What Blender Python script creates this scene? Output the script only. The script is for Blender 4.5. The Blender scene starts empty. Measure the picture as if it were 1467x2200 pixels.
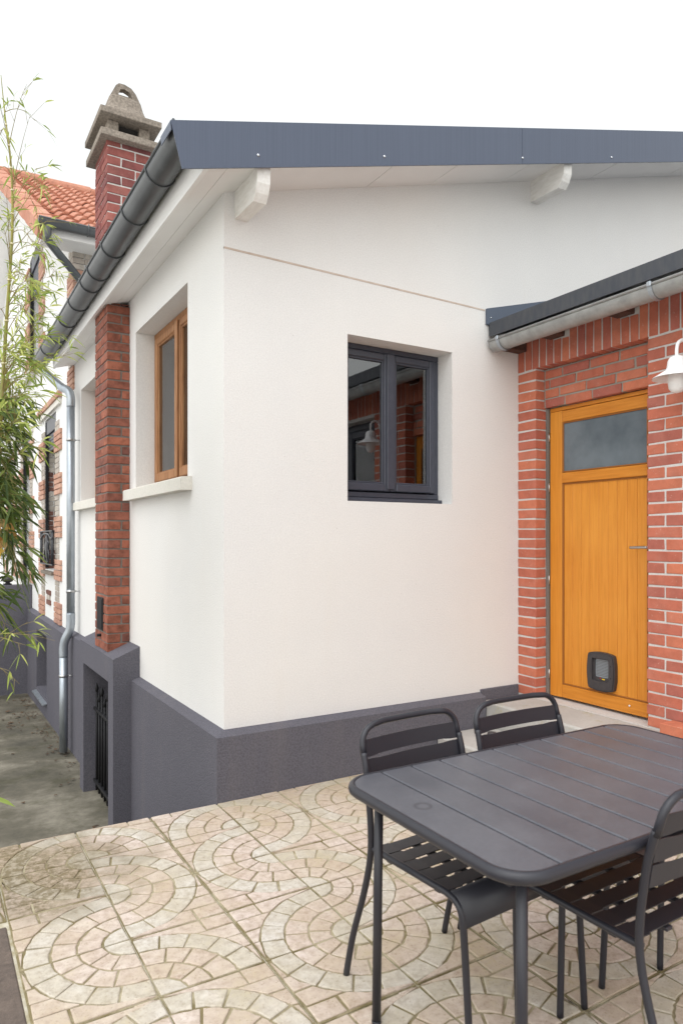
import bpy, bmesh, math, random
from mathutils import Vector, Matrix
from mathutils.geometry import tessellate_polygon
R = math.radians
random.seed(7)
scene = bpy.context.scene
col = scene.collection

# ------------------------------------------------------------------ camera
cam_d = bpy.data.cameras.new('camera')
cam = bpy.data.objects.new('camera', cam_d); col.objects.link(cam)
cam.location = (-1.417, -3.623, 1.45)
cam.rotation_euler = (R(90), 0, -R(30.905))
cam_d.sensor_fit = 'HORIZONTAL'; cam_d.sensor_width = 36.0
cam_d.lens = 36.0*1501/1467
cam_d.shift_y = 60/1467
cam_d.clip_start = 0.05; cam_d.clip_end = 3000
cam_d.dof.use_dof = True; cam_d.dof.focus_distance = 4.3; cam_d.dof.aperture_fstop = 7.0
scene.camera = cam

# ------------------------------------------------------------------ sky, sun, exposure
w = bpy.data.worlds.new('World'); scene.world = w; w.use_nodes = True
nt = w.node_tree; nt.nodes.clear()
sky = nt.nodes.new('ShaderNodeTexSky'); sky.sky_type = 'NISHITA'; sky.sun_disc = False
SUN_EL, SUN_AZ = 62, 236      # azimuth clockwise from +Y
sky.sun_elevation = R(SUN_EL); sky.sun_rotation = R(SUN_AZ)
sky.air_density = 3.2; sky.dust_density = 1.5; sky.ozone_density = 1.0
hs = nt.nodes.new('ShaderNodeHueSaturation'); hs.inputs['Saturation'].default_value = 0.13
bg = nt.nodes.new('ShaderNodeBackground'); bg.inputs['Strength'].default_value = 0.15
wo = nt.nodes.new('ShaderNodeOutputWorld')
nt.links.new(sky.outputs[0], hs.inputs['Color']); nt.links.new(hs.outputs[0], bg.inputs['Color'])
nt.links.new(bg.outputs[0], wo.inputs['Surface'])
sd = bpy.data.lights.new('sun', 'SUN'); so = bpy.data.objects.new('sun', sd); col.objects.link(so)
sd.energy = 0.6; sd.angle = R(70); sd.color = (1, .995, .99)
_d = Vector((math.sin(R(SUN_AZ))*math.cos(R(SUN_EL)), math.cos(R(SUN_AZ))*math.cos(R(SUN_EL)), math.sin(R(SUN_EL))))
so.rotation_euler = (-_d).to_track_quat('-Z', 'Y').to_euler()
vs = scene.view_settings
vs.view_transform = 'Standard'; vs.look = 'None'; vs.exposure = 0.80; vs.gamma = 1.0; vs.use_curve_mapping = False
scene.cycles.max_bounces = 8; scene.cycles.use_denoising = True

# ------------------------------------------------------------------ materials
def lin(r, g, b):
    f = lambda c: ((c/255+.055)/1.055)**2.4 if c/255 > .04045 else c/255/12.92
    return (f(r), f(g), f(b), 1)
class NT:
    def __init__(s, name):
        s.m = bpy.data.materials.new(name); s.m.use_nodes = True; s.t = s.m.node_tree
        s.b = s.t.nodes['Principled BSDF']; s.tc = None
    def n(s, typ, **k):
        o = s.t.nodes.new(typ)
        for a, v in k.items():
            if a in o.inputs: o.inputs[a].default_value = v
            else: setattr(o, a, v)
        return o
    def l(s, a, b): s.t.links.new(a, b)
    def coord(s, scale=(1, 1, 1), rnd=False):
        tc = s.n('ShaderNodeTexCoord'); mp = s.n('ShaderNodeMapping'); mp.inputs['Scale'].default_value = scale
        s.l(tc.outputs['Object'], mp.inputs['Vector'])
        if rnd:
            oi = s.n('ShaderNodeObjectInfo'); mm = s.n('ShaderNodeVectorMath', operation='MULTIPLY')
            mm.inputs[1].default_value = (37, 53, 71)
            cb = s.n('ShaderNodeCombineXYZ')
            for i in range(3): s.l(oi.outputs['Random'], cb.inputs[i])
            s.l(cb.outputs[0], mm.inputs[0]); s.l(mm.outputs[0], mp.inputs['Location'])
        return mp.outputs[0]
    def noise(s, vec, scale, detail=4, rough=.55, out='Fac'):
        o = s.n('ShaderNodeTexNoise'); o.inputs['Scale'].default_value = scale
        o.inputs['Detail'].default_value = detail; o.inputs['Roughness'].default_value = rough
        s.l(vec, o.inputs['Vector']); return o.outputs[out]
    def ramp(s, fac, stops):
        o = s.n('ShaderNodeValToRGB'); e = o.color_ramp.elements
        while len(e) < len(stops): e.new(.5)
        for i, (p, c) in enumerate(stops):
            e[i].position = p; e[i].color = c if len(c) == 4 else (*c, 1)
        s.l(fac, o.inputs['Fac']); return o.outputs['Color']
    def mix(s, fac, a, b, typ='MIX'):
        o = s.n('ShaderNodeMix', data_type='RGBA', blend_type=typ)
        for v, i in ((fac, 0), (a, 6), (b, 7)):
            if hasattr(v, 'links') or isinstance(v, bpy.types.NodeSocket): s.l(v, o.inputs[i])
            else: o.inputs[i].default_value = v
        return o.outputs[2]
    def bump(s, h, strength, dist=.01, prev=None):
        o = s.n('ShaderNodeBump'); o.inputs['Strength'].default_value = strength; o.inputs['Distance'].default_value = dist
        s.l(h, o.inputs['Height'])
        if prev: s.l(prev, o.inputs['Normal'])
        return o.outputs[0]
    def base(s, v):
        if isinstance(v, bpy.types.NodeSocket): s.l(v, s.b.inputs['Base Color'])
        else: s.b.inputs['Base Color'].default_value = v
        return s
    def rough(s, v):
        if isinstance(v, bpy.types.NodeSocket): s.l(v, s.b.inputs['Roughness'])
        else: s.b.inputs['Roughness'].default_value = v
        return s
    def set(s, **k):
        for a, v in k.items(): s.b.inputs[a.replace('_', ' ')].default_value = v
        return s
    def normal(s, v): s.l(v, s.b.inputs['Normal']); return s
M = {}
BW = lambda v: (v, v, v, 1)
def stucco(name, c1, c2, grain, strength, dirt=None, gc=.13):
    k = NT(name); v = k.coord()
    c = k.ramp(k.noise(v, .9, 5, .6), [(.3, c1), (.7, c2)])
    g = k.noise(v, grain, 3, .6)
    c = k.mix(gc, c, k.ramp(g, [(.35, BW(.25)), (.65, BW(1))]), 'MULTIPLY')
    if name == 'white_render':
        sk = k.ramp(k.noise(v, 34, 2, .5), [(.745, BW(0)), (.80, BW(.45))]); c = k.mix(sk, c, lin(140, 132, 122))
        lo = k.ramp(k.noise(v, .5, 3, .5), [(.45, BW(0)), (.75, BW(.35))]); c = k.mix(lo, c, lin(226, 219, 210))
    if dirt:
        sv = k.coord((3, 3, .35)); st = k.ramp(k.noise(sv, 1.6, 5, .65), [(.56, BW(0)), (.8, BW(1))])
        f = k.n('ShaderNodeMath', operation='MULTIPLY'); f.inputs[1].default_value = dirt[0]; k.l(st, f.inputs[0])
        c = k.mix(f.outputs[0], c, dirt[1])
    k.base(c).rough(.93).set(Specular_IOR_Level=.2).normal(k.bump(g, strength, .004))
    M[name] = k.m
stucco('white_render', lin(226, 225, 224), lin(232, 231, 229), 120, .5, (.16, lin(220, 214, 206)), .12)
stucco('dark_render', lin(101, 100, 109), lin(109, 107, 115), 105, 1.0, (.3, lin(124, 117, 116)), .4)
stucco('facade_render', lin(231, 231, 230), lin(236, 236, 235), 150, .4)
stucco('stone', lin(214, 210, 202), lin(224, 221, 213), 90, .5, (.3, lin(190, 184, 172)))
stucco('concrete_cap', lin(128, 119, 110), lin(168, 157, 145), 55, 1.0, (.6, lin(96, 89, 84)), .55)
stucco('mortar', lin(200, 196, 192), lin(212, 209, 206), 90, .6)
stucco('mortar_dark', lin(112, 106, 100), lin(132, 126, 120), 90, .6)
stucco('mortar_grout', lin(150, 146, 138), lin(172, 166, 156), 90, .7)

def brick_mat(name, cols, white=.25, dark=.25, fine=60):
    k = NT(name); v = k.coord(rnd=True)
    oi = k.n('ShaderNodeObjectInfo'); ge = k.n('ShaderNodeNewGeometry')
    a = k.n('ShaderNodeMath', operation='ADD'); k.l(oi.outputs['Random'], a.inputs[0]); k.l(ge.outputs['Random Per Island'], a.inputs[1])
    fr = k.n('ShaderNodeMath', operation='FRACT'); k.l(a.outputs[0], fr.inputs[0])
    n = len(cols); c = k.ramp(fr.outputs[0], [(i/(n-1), x) for i, x in enumerate(cols)])
    mot = k.noise(v, 14, 5, .65)
    c = k.mix(dark, c, k.ramp(mot, [(.35, BW(.25)), (.6, BW(1))]), 'MULTIPLY')
    gr = k.noise(v, fine, 4, .7)
    sp = k.ramp(gr, [(.62, BW(0)), (.72, BW(1))])
    f = k.n('ShaderNodeMath', operation='MULTIPLY'); f.inputs[1].default_value = white; k.l(sp, f.inputs[0])
    c = k.mix(f.outputs[0], c, lin(205, 185, 172))
    haze = k.ramp(k.noise(v, 5, 3, .6), [(.5, BW(0)), (.8, BW(1))])
    f2 = k.n('ShaderNodeMath', operation='MULTIPLY'); f2.inputs[1].default_value = white*.7; k.l(haze, f2.inputs[0])
    c = k.mix(f2.outputs[0], c, lin(196, 150, 136))
    k.base(c).rough(.85).set(Specular_IOR_Level=.25).normal(k.bump(gr, .5, .004, k.bump(mot, .4, .006)))
    M[name] = k.m
brick_mat('annex_brick', [lin(184, 106, 86), lin(196, 116, 92), lin(176, 100, 84), lin(202, 122, 94), lin(172, 102, 90), lin(190, 110, 88)], .36, .2, 45)
brick_mat('pillar_brick', [lin(160, 98, 78), lin(146, 90, 74), lin(168, 104, 82), lin(130, 84, 74), lin(160, 96, 76)], .08, .62)
brick_mat('chimney_brick', [lin(146, 86, 80), lin(130, 76, 74), lin(156, 94, 86), lin(118, 72, 72), lin(150, 88, 80)], .35, .35)
brick_mat('pale_brick', [lin(180, 172, 164), lin(194, 186, 176), lin(168, 160, 152), lin(188, 180, 168)], .15, .3)
brick_mat('pink_brick', [lin(196, 154, 134), lin(186, 142, 122), lin(204, 164, 144), lin(178, 136, 120)], .15, .3)
brick_mat('dark_brick', [lin(122, 86, 76), lin(110, 76, 68), lin(130, 94, 84)], .1, .3)
brick_mat('roof_tile', [lin(196, 140, 118), lin(186, 128, 106), lin(204, 150, 128), lin(190, 134, 112)], .22, .3)

def plain(name, c, rough=.5, metal=0., spec=.5, var=.0, c2=None, vscale=8, bump=0, bscale=120, sc=(1, 1, 1)):
    k = NT(name)
    if c2 or bump:
        v = k.coord(sc)
    if c2: k.base(k.ramp(k.noise(v, vscale, 5, .6), [(.35, c), (.65, c2)]))
    else: k.base(c)
    k.rough(rough).set(Metallic=metal, Specular_IOR_Level=spec)
    if bump: k.normal(k.bump(k.noise(v, bscale, 3), bump, .003))
    M[name] = k.m; return k
plain('verge_metal', lin(74, 83, 101), .38, 0, .5, c2=lin(80, 89, 108), vscale=3, sc=(60, 60, .4))
plain('annex_metal', lin(62, 66, 74), .5, 0, .4, c2=lin(74, 76, 80), vscale=5, sc=(6, 6, 1.5))
plain('gutter_dark', lin(84, 87, 90), .36, .4, .5, c2=lin(98, 101, 104), vscale=4)
plain('zinc', lin(158, 166, 174), .42, .75, .5, c2=lin(180, 187, 194), vscale=20, sc=(1, 1, .25))
plain('zinc_old', lin(150, 151, 150), .5, .3, .5, c2=lin(172, 173, 172), vscale=14)
plain('white_paint', lin(234, 233, 232), .5, 0, .4, c2=lin(240, 239, 238), vscale=2)
plain('old_white_wood', lin(224, 222, 217), .7, 0, .3, c2=lin(238, 237, 234), vscale=10, bump=.25, bscale=40, sc=(5, 1.2, 5))
plain('window_grey', lin(60, 63, 74), .42, 0, .5, c2=lin(66, 69, 80), vscale=30)
plain('black_metal', lin(30, 30, 33), .6, 0, .3)
plain('screw_metal', lin(205, 208, 212), .25, .9, .5)
plain('steel', lin(190, 190, 190), .3, 1.0)
plain('black_plastic', lin(58, 54, 56), .5, 0, .5, c2=lin(66, 62, 63), vscale=40)
plain('flap_pane', lin(140, 145, 150), .25, 0, .5)
plain('red_plastic', lin(200, 40, 50), .4); plain('yellow_plastic', lin(240, 200, 30), .4)
plain('lamp_white', lin(240, 240, 240), .3, 0, .5)
plain('dark_room', lin(40, 38, 36), .9)  # near-black, darkness of unlit interiors put into the colour
plain('room_grey', lin(150, 148, 144), .9)
plain('pale_backing', lin(226, 225, 220), .9)  # tone of the sheets added to lighten the side window glass
plain('flashing', lin(82, 92, 108), .45, 0, .4)
plain('joint_bead', lin(186, 168, 154), .9, c2=lin(206, 192, 180), vscale=9)
plain('soot_wood', lin(92, 62, 50), .9, c2=lin(70, 50, 44), vscale=20)
plain('ironwork', lin(45, 46, 52), .4, 0, .5)
plain('dry_leaf', lin(96, 72, 50), .8, c2=lin(60, 48, 38), vscale=15)
# opal glass of the lamp
k = plain('opal_glass', lin(236, 235, 234), .2, 0, .5)
# wood of the old window
k = NT('brown_wood'); v = k.coord((14, 14, 1.2))
k.base(k.ramp(k.noise(v, 3, 6, .65), [(.25, lin(112, 72, 42)), (.5, lin(154, 106, 66)), (.75, lin(178, 134, 94))])).rough(.6)
M['brown_wood'] = k.m
# varnished door
k = NT('door_wood'); v = k.coord((20, 20, 1.1)); n1 = k.noise(v, 3.5, 6, .6)
v2 = k.coord(); n2 = k.noise(v2, 2.2, 3)
c = k.ramp(n1, [(.3, lin(196, 122, 36)), (.55, lin(214, 140, 48)), (.8, lin(222, 152, 62))])
c = k.mix(.35, c, k.ramp(n2, [(.3, lin(206, 128, 40)), (.7, lin(226, 156, 64))]))
k.base(c).rough(.42).set(Specular_IOR_Level=.4); M['door_wood'] = k.m
k = NT('door_wood_flat'); v = k.coord((20, 1.1, 20)); n1 = k.noise(v, 3.5, 6, .6)
k.base(k.ramp(n1, [(.3, lin(190, 116, 34)), (.55, lin(206, 132, 44)), (.8, lin(216, 146, 58))])).rough(.42).set(Specular_IOR_Level=.4)
M['door_wood_flat'] = k.m
plain('door_bead', lin(150, 92, 34), .5)
# frosted glass
k = NT('frosted_glass'); v = k.coord(); n1 = k.noise(v, 3.2, 4, .6); n2 = k.noise(v, 220, 2)
k.base(k.ramp(n1, [(.35, lin(84, 94, 102)), (.65, lin(108, 118, 125))])).rough(.32).set(Specular_IOR_Level=.5)
k.normal(k.bump(n2, .5, .002)); M['frosted_glass'] = k.m
# clear pane: mirror by Fresnel, otherwise see-through
k = NT('pane_glass'); t = k.t; out = [n for n in t.nodes if n.type == 'OUTPUT_MATERIAL'][0]
gl = k.n('ShaderNodeBsdfGlossy'); gl.inputs['Roughness'].default_value = .01; gl.inputs['Color'].default_value = (.95, .97, 1, 1)
tr = k.n('ShaderNodeBsdfTransparent'); tr.inputs['Color'].default_value = (.93, .95, .94, 1)
fz = k.n('ShaderNodeFresnel'); fz.inputs['IOR'].default_value = 2.25
mx = k.n('ShaderNodeMixShader'); k.l(fz.outputs[0], mx.inputs[0]); k.l(tr.outputs[0], mx.inputs[1]); k.l(gl.outputs[0], mx.inputs[2])
k.l(mx.outputs[0], out.inputs[0]); M['pane_glass'] = k.m
# powder-coated furniture
k = NT('coated_metal'); v = k.coord(); gr = k.noise(v, 600, 2)
k.base(lin(42, 42, 49)).rough(.40).set(Specular_IOR_Level=.5).normal(k.bump(gr, .15, .001)); M['coated_metal'] = k.m
k = NT('table_slat'); v = k.coord(rnd=False); d = k.noise(v, 3.2, 7, .7); d2 = k.noise(v, 90, 3, .7)
dust = k.ramp(d, [(.38, BW(0)), (.72, BW(1))])
c = k.mix(dust, lin(82, 83, 90), lin(102, 102, 108))
c = k.mix(.25, c, k.ramp(d2, [(.3, BW(.5)), (.7, BW(1))]), 'MULTIPLY')
ds = k.n('ShaderNodeVectorMath', operation='DISTANCE'); tc = k.n('ShaderNodeTexCoord'); k.l(tc.outputs['Object'], ds.inputs[0]); ds.inputs[1].default_value = (-.546, .066, .708)
rg = k.ramp(ds.outputs['Value'], [(.012, BW(0)), (.019, BW(.6)), (.023, BW(.6)), (.028, BW(0))])
c = k.mix(rg, c, lin(52, 52, 58))
k.base(c).rough(k.ramp(d, [(.35, BW(.36)), (.7, BW(.46))])).set(Specular_IOR_Level=.5); M['table_slat'] = k.m
# paving
def cobble_mat(name, c1, c2):
    k = NT(name); v = k.coord()
    oi = k.n('ShaderNodeObjectInfo'); ge = k.n('ShaderNodeNewGeometry')
    a = k.n('ShaderNodeMath', operation='ADD'); k.l(oi.outputs['Random'], a.inputs[0]); k.l(ge.outputs['Random Per Island'], a.inputs[1])
    fr = k.n('ShaderNodeMath', operation='FRACT'); k.l(a.outputs[0], fr.inputs[0])
    c = k.mix(fr.outputs[0], c1, c2)
    n1 = k.noise(v, 2.1, 6, .68); n2 = k.noise(v, 30, 5, .7); n3 = k.noise(v, 7, 5, .6)
    moss = k.mix(1., k.ramp(n1, [(.38, BW(0)), (.68, BW(1))]), k.ramp(n2, [(.3, BW(.1)), (.6, BW(1))]), 'MULTIPLY')
    c = k.mix(.6, c, k.ramp(n2, [(.32, lin(176, 160, 134)), (.6, BW(1))]), 'MULTIPLY')
    wl = k.ramp(k.noise(v, 11, 7, .75), [(.55, BW(0)), (.68, BW(1))])
    fw_ = k.n('ShaderNodeMath', operation='MULTIPLY'); fw_.inputs[1].default_value = .5; k.l(wl, fw_.inputs[0])
    c = k.mix(fw_.outputs[0], c, lin(222, 214, 204))
    f = k.n('ShaderNodeMath', operation='MULTIPLY'); f.inputs[1].default_value = .75; k.l(moss, f.inputs[0])
    c = k.mix(f.outputs[0], c, lin(170, 154, 116))
    # weathered corner by the passage
    sx = k.n('ShaderNodeVectorMath', operation='DISTANCE'); tc = k.n('ShaderNodeTexCoord')
    k.l(tc.outputs['Object'], sx.inputs[0]); sx.inputs[1].default_value = (-1.05, -.42, .04)
    ad = k.n('ShaderNodeMath', operation='MULTIPLY_ADD'); k.l(n3, ad.inputs[0]); ad.inputs[1].default_value = .9; k.l(sx.outputs['Value'], ad.inputs[2])
    st = k.ramp(ad.outputs[0], [(.62, BW(1)), (1.0, BW(0))])
    st = k.mix(1., st, k.ramp(n2, [(.36, BW(.15)), (.55, BW(1))]), 'MULTIPLY')
    f = k.n('ShaderNodeMath', operation='MULTIPLY'); f.inputs[1].default_value = .9; k.l(st, f.inputs[0])
    c = k.mix(f.outputs[0], c, lin(112, 100, 74))
    sp = k.ramp(k.noise(v, 130, 2), [(.63, BW(0)), (.68, BW(1))])
    f = k.n('ShaderNodeMath', operation='MULTIPLY'); f.inputs[1].default_value = .45; k.l(sp, f.inputs[0])
    c = k.mix(f.outputs[0], c, lin(140, 120, 98))
    k.base(c).rough(.85).set(Specular_IOR_Level=.25).normal(k.bump(n2, .5, .006, k.bump(n3, .3, .01)))
    M[name] = k.m
cobble_mat('cobble_pink', lin(210, 197, 189), lin(202, 186, 175))
cobble_mat('cobble_pale', lin(208, 203, 196), lin(199, 193, 182))
k = NT('grout'); v = k.coord(); n2 = k.noise(v, 25, 5, .7); n1 = k.noise(v, 4, 6, .7)
c = k.mix(k.ramp(n1, [(.42, BW(0)), (.62, BW(1))]), lin(130, 118, 84), lin(184, 174, 148))
c = k.mix(.4, c, k.ramp(n2, [(.3, BW(.4)), (.65, BW(1))]), 'MULTIPLY')
k.base(c).rough(.95).normal(k.bump(n2, .7, .006)); M['grout'] = k.m
plain('joint_sand', lin(196, 190, 174), .95, c2=lin(160, 150, 122), vscale=22, bump=.5, bscale=200)
k = NT('passage_concrete'); v = k.coord(); n1 = k.noise(v, 1.3, 6, .65); n2 = k.noise(v, 18, 6, .7); n3 = k.noise(v, 3.5, 5, .6)
c = k.ramp(n1, [(.32, lin(78, 75, 65)), (.5, lin(106, 101, 88)), (.66, lin(146, 140, 126))])
f = k.n('ShaderNodeMath', operation='MULTIPLY'); f.inputs[1].default_value = .7; k.l(k.ramp(n3, [(.5, BW(0)), (.7, BW(1))]), f.inputs[0])
c = k.mix(f.outputs[0], c, lin(72, 70, 50))
c = k.mix(.35, c, k.ramp(n2, [(.3, BW(.35)), (.65, BW(1))]), 'MULTIPLY')
k.base(c).rough(.9).normal(k.bump(n2, .4, .008)); M['passage_concrete'] = k.m
plain('bounce_ground', lin(190, 188, 184), .95, c2=lin(206, 204, 200), vscale=.6, bump=.5, bscale=30)  # unseen ground, made pale to bounce light up under the eaves
k = NT('step_concrete'); v = k.coord(); n1 = k.noise(v, 3, 6, .65); n2 = k.noise(v, 60, 5, .7); n3 = k.noise(v, 9, 6, .7)
c = k.ramp(n1, [(.3, lin(170, 167, 162)), (.7, lin(190, 187, 182))])
f = k.n('ShaderNodeMath', operation='MULTIPLY'); f.inputs[1].default_value = .55; k.l(k.ramp(n3, [(.58, BW(0)), (.68, BW(1))]), f.inputs[0])
c = k.mix(f.outputs[0], c, lin(168, 156, 108))
c = k.mix(.2, c, k.ramp(n2, [(.3, BW(.5)), (.6, BW(1))]), 'MULTIPLY')
k.base(c).rough(.9).normal(k.bump(n2, .4, .004)); M['step_concrete'] = k.m
k = NT('old_concrete'); v = k.coord(); n1 = k.noise(v, 4, 6, .7); n2 = k.noise(v, 50, 5, .7)
c = k.ramp(n1, [(.35, lin(92, 82, 76)), (.6, lin(122, 108, 98)), (.75, lin(170, 162, 156))])
c = k.mix(.5, c, k.ramp(n2, [(.3, BW(.35)), (.65, BW(1))]), 'MULTIPLY')
k.base(c).rough(.95).normal(k.bump(n2, .8, .006)); M['old_concrete'] = k.m
# bamboo
def leaf_mat(name, a, b, c3):
    k = NT(name); t = k.t; ge = k.n('ShaderNodeNewGeometry')
    c = k.ramp(ge.outputs['Random Per Island'], [(0, a), (.5, b), (1, c3)])
    out = [n for n in t.nodes if n.type == 'OUTPUT_MATERIAL'][0]
    k.base(c).rough(.45).set(Specular_IOR_Level=.4)
    tl = k.n('ShaderNodeBsdfTranslucent'); k.l(c, tl.inputs['Color'])
    mx = k.n('ShaderNodeMixShader'); mx.inputs[0].default_value = .38
    k.l(k.b.outputs[0], mx.inputs[1]); k.l(tl.outputs[0], mx.inputs[2]); k.l(mx.outputs[0], out.inputs[0]); M[name] = k.m
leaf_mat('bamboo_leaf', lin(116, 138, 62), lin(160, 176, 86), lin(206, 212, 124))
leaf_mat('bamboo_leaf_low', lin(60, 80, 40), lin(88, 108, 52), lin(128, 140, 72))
plain('bamboo_stem', lin(150, 142, 60), .4, c2=lin(122, 122, 58), vscale=10, sc=(1, 1, .3))
plain('bamboo_twig', lin(140, 126, 76), .6)
plain('bamboo_node', lin(214, 206, 170), .6)
leaf_mat('maple_leaf', lin(200, 140, 60), lin(196, 168, 120), lin(214, 180, 60))

# ------------------------------------------------------------------ mesh helpers
class MB:
    def __init__(s): s.v = []; s.f = []; s.sm = []
    def add(s, vs_, fs, smooth=False):
        o = len(s.v); s.v += [tuple(p) for p in vs_]; s.f += [tuple(i+o for i in f) for f in fs]; s.sm += [smooth]*len(fs)
        return s
    def box(s, x0, x1, y0, y1, z0, z1, b=0.0, jit=0.0):
        x0, x1 = min(x0, x1), max(x0, x1); y0, y1 = min(y0, y1), max(y0, y1); z0, z1 = min(z0, z1), max(z0, z1)
        j = (lambda: random.uniform(-jit, jit)) if jit else (lambda: 0)
        if b <= 0:
            p = [(x, y, z) for z in (z0, z1) for y in (y0, y1) for x in (x0, x1)]
            return s.add(p, [(0, 2, 3, 1), (4, 5, 7, 6), (0, 1, 5, 4), (2, 6, 7, 3), (0, 4, 6, 2), (1, 3, 7, 5)])
        lo = (x0, y0, z0); hi = (x1, y1, z1); V = []; idx = {}
        for c in range(8):
            sg = [(c >> i) & 1 for i in range(3)]
            jj = (j(), j(), j())
            for ax in range(3):
                p = []
                for i in range(3):
                    e = hi[i] if sg[i] else lo[i]
                    if i != ax: e += -b if sg[i] else b
                    p.append(e+jj[i])
                idx[(c, ax)] = len(V); V.append(tuple(p))
        F = []
        for ax in range(3):
            u, w_ = (ax+1) % 3, (ax+2) % 3
            for sd_ in (0, 1):
                q = [idx[((sd_ << ax) | (a << u) | (c << w_), ax)] for a, c in ((0, 0), (1, 0), (1, 1), (0, 1))]
                F.append(tuple(q if sd_ else q[::-1]))
            for a in (0, 1):
                for c in (0, 1):
                    c0 = (a << u) | (c << w_); c1 = c0 | (1 << ax)
                    q = (idx[(c0, u)], idx[(c1, u)], idx[(c1, w_)], idx[(c0, w_)])
                    F.append(q if a == c else q[::-1])
        for c in range(8):
            t = (idx[(c, 0)], idx[(c, 1)], idx[(c, 2)])
            F.append(t if bin(c).count('1') % 2 else t[::-1])
        return s.add(V, F)
    def prism(s, poly, mapf, w0, w1):      # poly 2D loop, mapf(u,v,w)
        n = len(poly)
        V = [mapf(u, v, w0) for u, v in poly]+[mapf(u, v, w1) for u, v in poly]
        F = [tuple(range(n))[::-1], tuple(range(n, 2*n))]+[(i, (i+1) % n, n+(i+1) % n, n+i) for i in range(n)]
        return s.add(V, F)
    def plate(s, loops, mapf, w0, w1):     # outer loop + holes, real thickness
        pts = [p for l in loops for p in l]
        tri = tessellate_polygon([[Vector((p[0], p[1], 0)) for p in l] for l in loops])
        n = len(pts)
        V = [mapf(u, v, w0) for u, v in pts]+[mapf(u, v, w1) for u, v in pts]
        F = [tuple(t) for t in tri]+[tuple(i+n for i in t[::-1]) for t in tri]
        o = 0
        for l in loops:
            m = len(l)
            for i in range(m):
                a, b = o+i, o+(i+1) % m; F.append((a, b, b+n, a+n))
            o += m
        return s.add(V, F)
    def tube(s, path, r, n=10, caps=True, smooth=True):
        P = [Vector(p) for p in path]; m = len(P)
        rr = r if isinstance(r, (list, tuple)) else [r]*m
        T = []
        for i in range(m):
            a = P[max(i-1, 0)]; b = P[min(i+1, m-1)]; T.append((b-a).normalized())
        up = Vector((0, 0, 1)) if abs(T[0].z) < .9 else Vector((1, 0, 0))
        N = (up-T[0]*up.dot(T[0])).normalized(); V = []; 
        for i in range(m):
            N = (N-T[i]*N.dot(T[i]));  N = N.normalized() if N.length > 1e-6 else T[i].orthogonal().normalized()
            B = T[i].cross(N)
            V += [P[i]+(N*math.cos(2*math.pi*k/n)+B*math.sin(2*math.pi*k/n))*rr[i] for k in range(n)]
        F = [(i*n+k, i*n+(k+1) % n, (i+1)*n+(k+1) % n, (i+1)*n+k) for i in range(m-1) for k in range(n)]
        s.add(V, F, smooth)
        if caps:
            o = len(s.v)-m*n
            s.f.append(tuple(range(o+n-1, o-1, -1))); s.sm.append(False)
            s.f.append(tuple(o+(m-1)*n+k for k in range(n))); s.sm.append(False)
        return s
    def lathe(s, prof, c, n=28, smooth=True):
        V = [(c[0]+r*math.cos(2*math.pi*k/n), c[1]+r*math.sin(2*math.pi*k/n), c[2]+z) for r, z in prof for k in range(n)]
        F = [(i*n+k, i*n+(k+1) % n, (i+1)*n+(k+1) % n, (i+1)*n+k) for i in range(len(prof)-1) for k in range(n)]
        return s.add(V, F, smooth)
    def build(s, name, mat, parent=None, fix=True, autosmooth=False):
        me = bpy.data.meshes.new(name); me.from_pydata(s.v, [], s.f); me.update()
        if fix:
            bm = bmesh.new(); bm.from_mesh(me); bmesh.ops.recalc_face_normals(bm, faces=bm.faces); bm.to_mesh(me); bm.free()
        if any(s.sm):
            me.polygons.foreach_set('use_smooth', s.sm if len(s.sm) == len(me.polygons) else [True]*len(me.polygons))
        me.materials.append(M[mat])
        o = bpy.data.objects.new(name, me); col.objects.link(o)
        if parent: o.parent = parent
        return o
def box(name, mat, parent, x0, x1, y0, y1, z0, z1, b=.003): return MB().box(x0, x1, y0, y1, z0, z1, b).build(name, mat, parent)
def tag(o, label=None, cat=None, group=None, kind=None):
    if label: o['label'] = label
    if cat: o['category'] = cat
    if group: o['group'] = group
    if kind: o['kind'] = kind
    return o
def thing(name, label, cat, loc=(0, 0, 0), rz=0, group=None):
    o = bpy.data.objects.new(name, None); col.objects.link(o); o.location = loc; o.rotation_euler = (0, 0, rz); o.empty_display_size = .1
    return tag(o, label, cat, group)
def piece(name, mesh, parent, loc=(0, 0, 0), scale=(1, 1, 1), rot=(0, 0, 0)):
    o = bpy.data.objects.new(name, mesh); col.objects.link(o); o.parent = parent
    o.location = loc; o.scale = scale; o.rotation_euler = rot; return o
_bm = {}
def brick(parent, mat, x0, x1, y0, y1, z0, z1, name='brick'):
    """one brick: shared jittered meshes by rounded size"""
    key = (mat, round(abs(x1-x0), 3), round(abs(y1-y0), 3), round(abs(z1-z0), 3), random.randrange(4))
    if key not in _bm:
        m = MB().box(-key[1]/2, key[1]/2, -key[2]/2, key[2]/2, -key[3]/2, key[3]/2, .003, .0024)
        me = bpy.data.meshes.new('brick'); me.from_pydata(m.v, [], m.f); me.materials.append(M[mat]); _bm[key] = me
    return piece(name, _bm[key], parent, ((x0+x1)/2+random.uniform(-.001, .001), (y0+y1)/2, (z0+z1)/2+random.uniform(-.001, .001)))
XZ = lambda u, v, w_: (u, w_, v)      # plate in a wall facing -Y
YZ = lambda u, v, w_: (w_, u, v)      # plate in a wall facing -X
rect = lambda a, b, c, d: [(a, c), (b, c), (b, d), (a, d)]
SL = .290                              # roof pitch (rise per metre along X)
sof = lambda x: 3.36+SL*x              # soffit height
PZ = .035                              # patio level
pass_z = lambda y: -.745-.0155*y       # passage level

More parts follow.
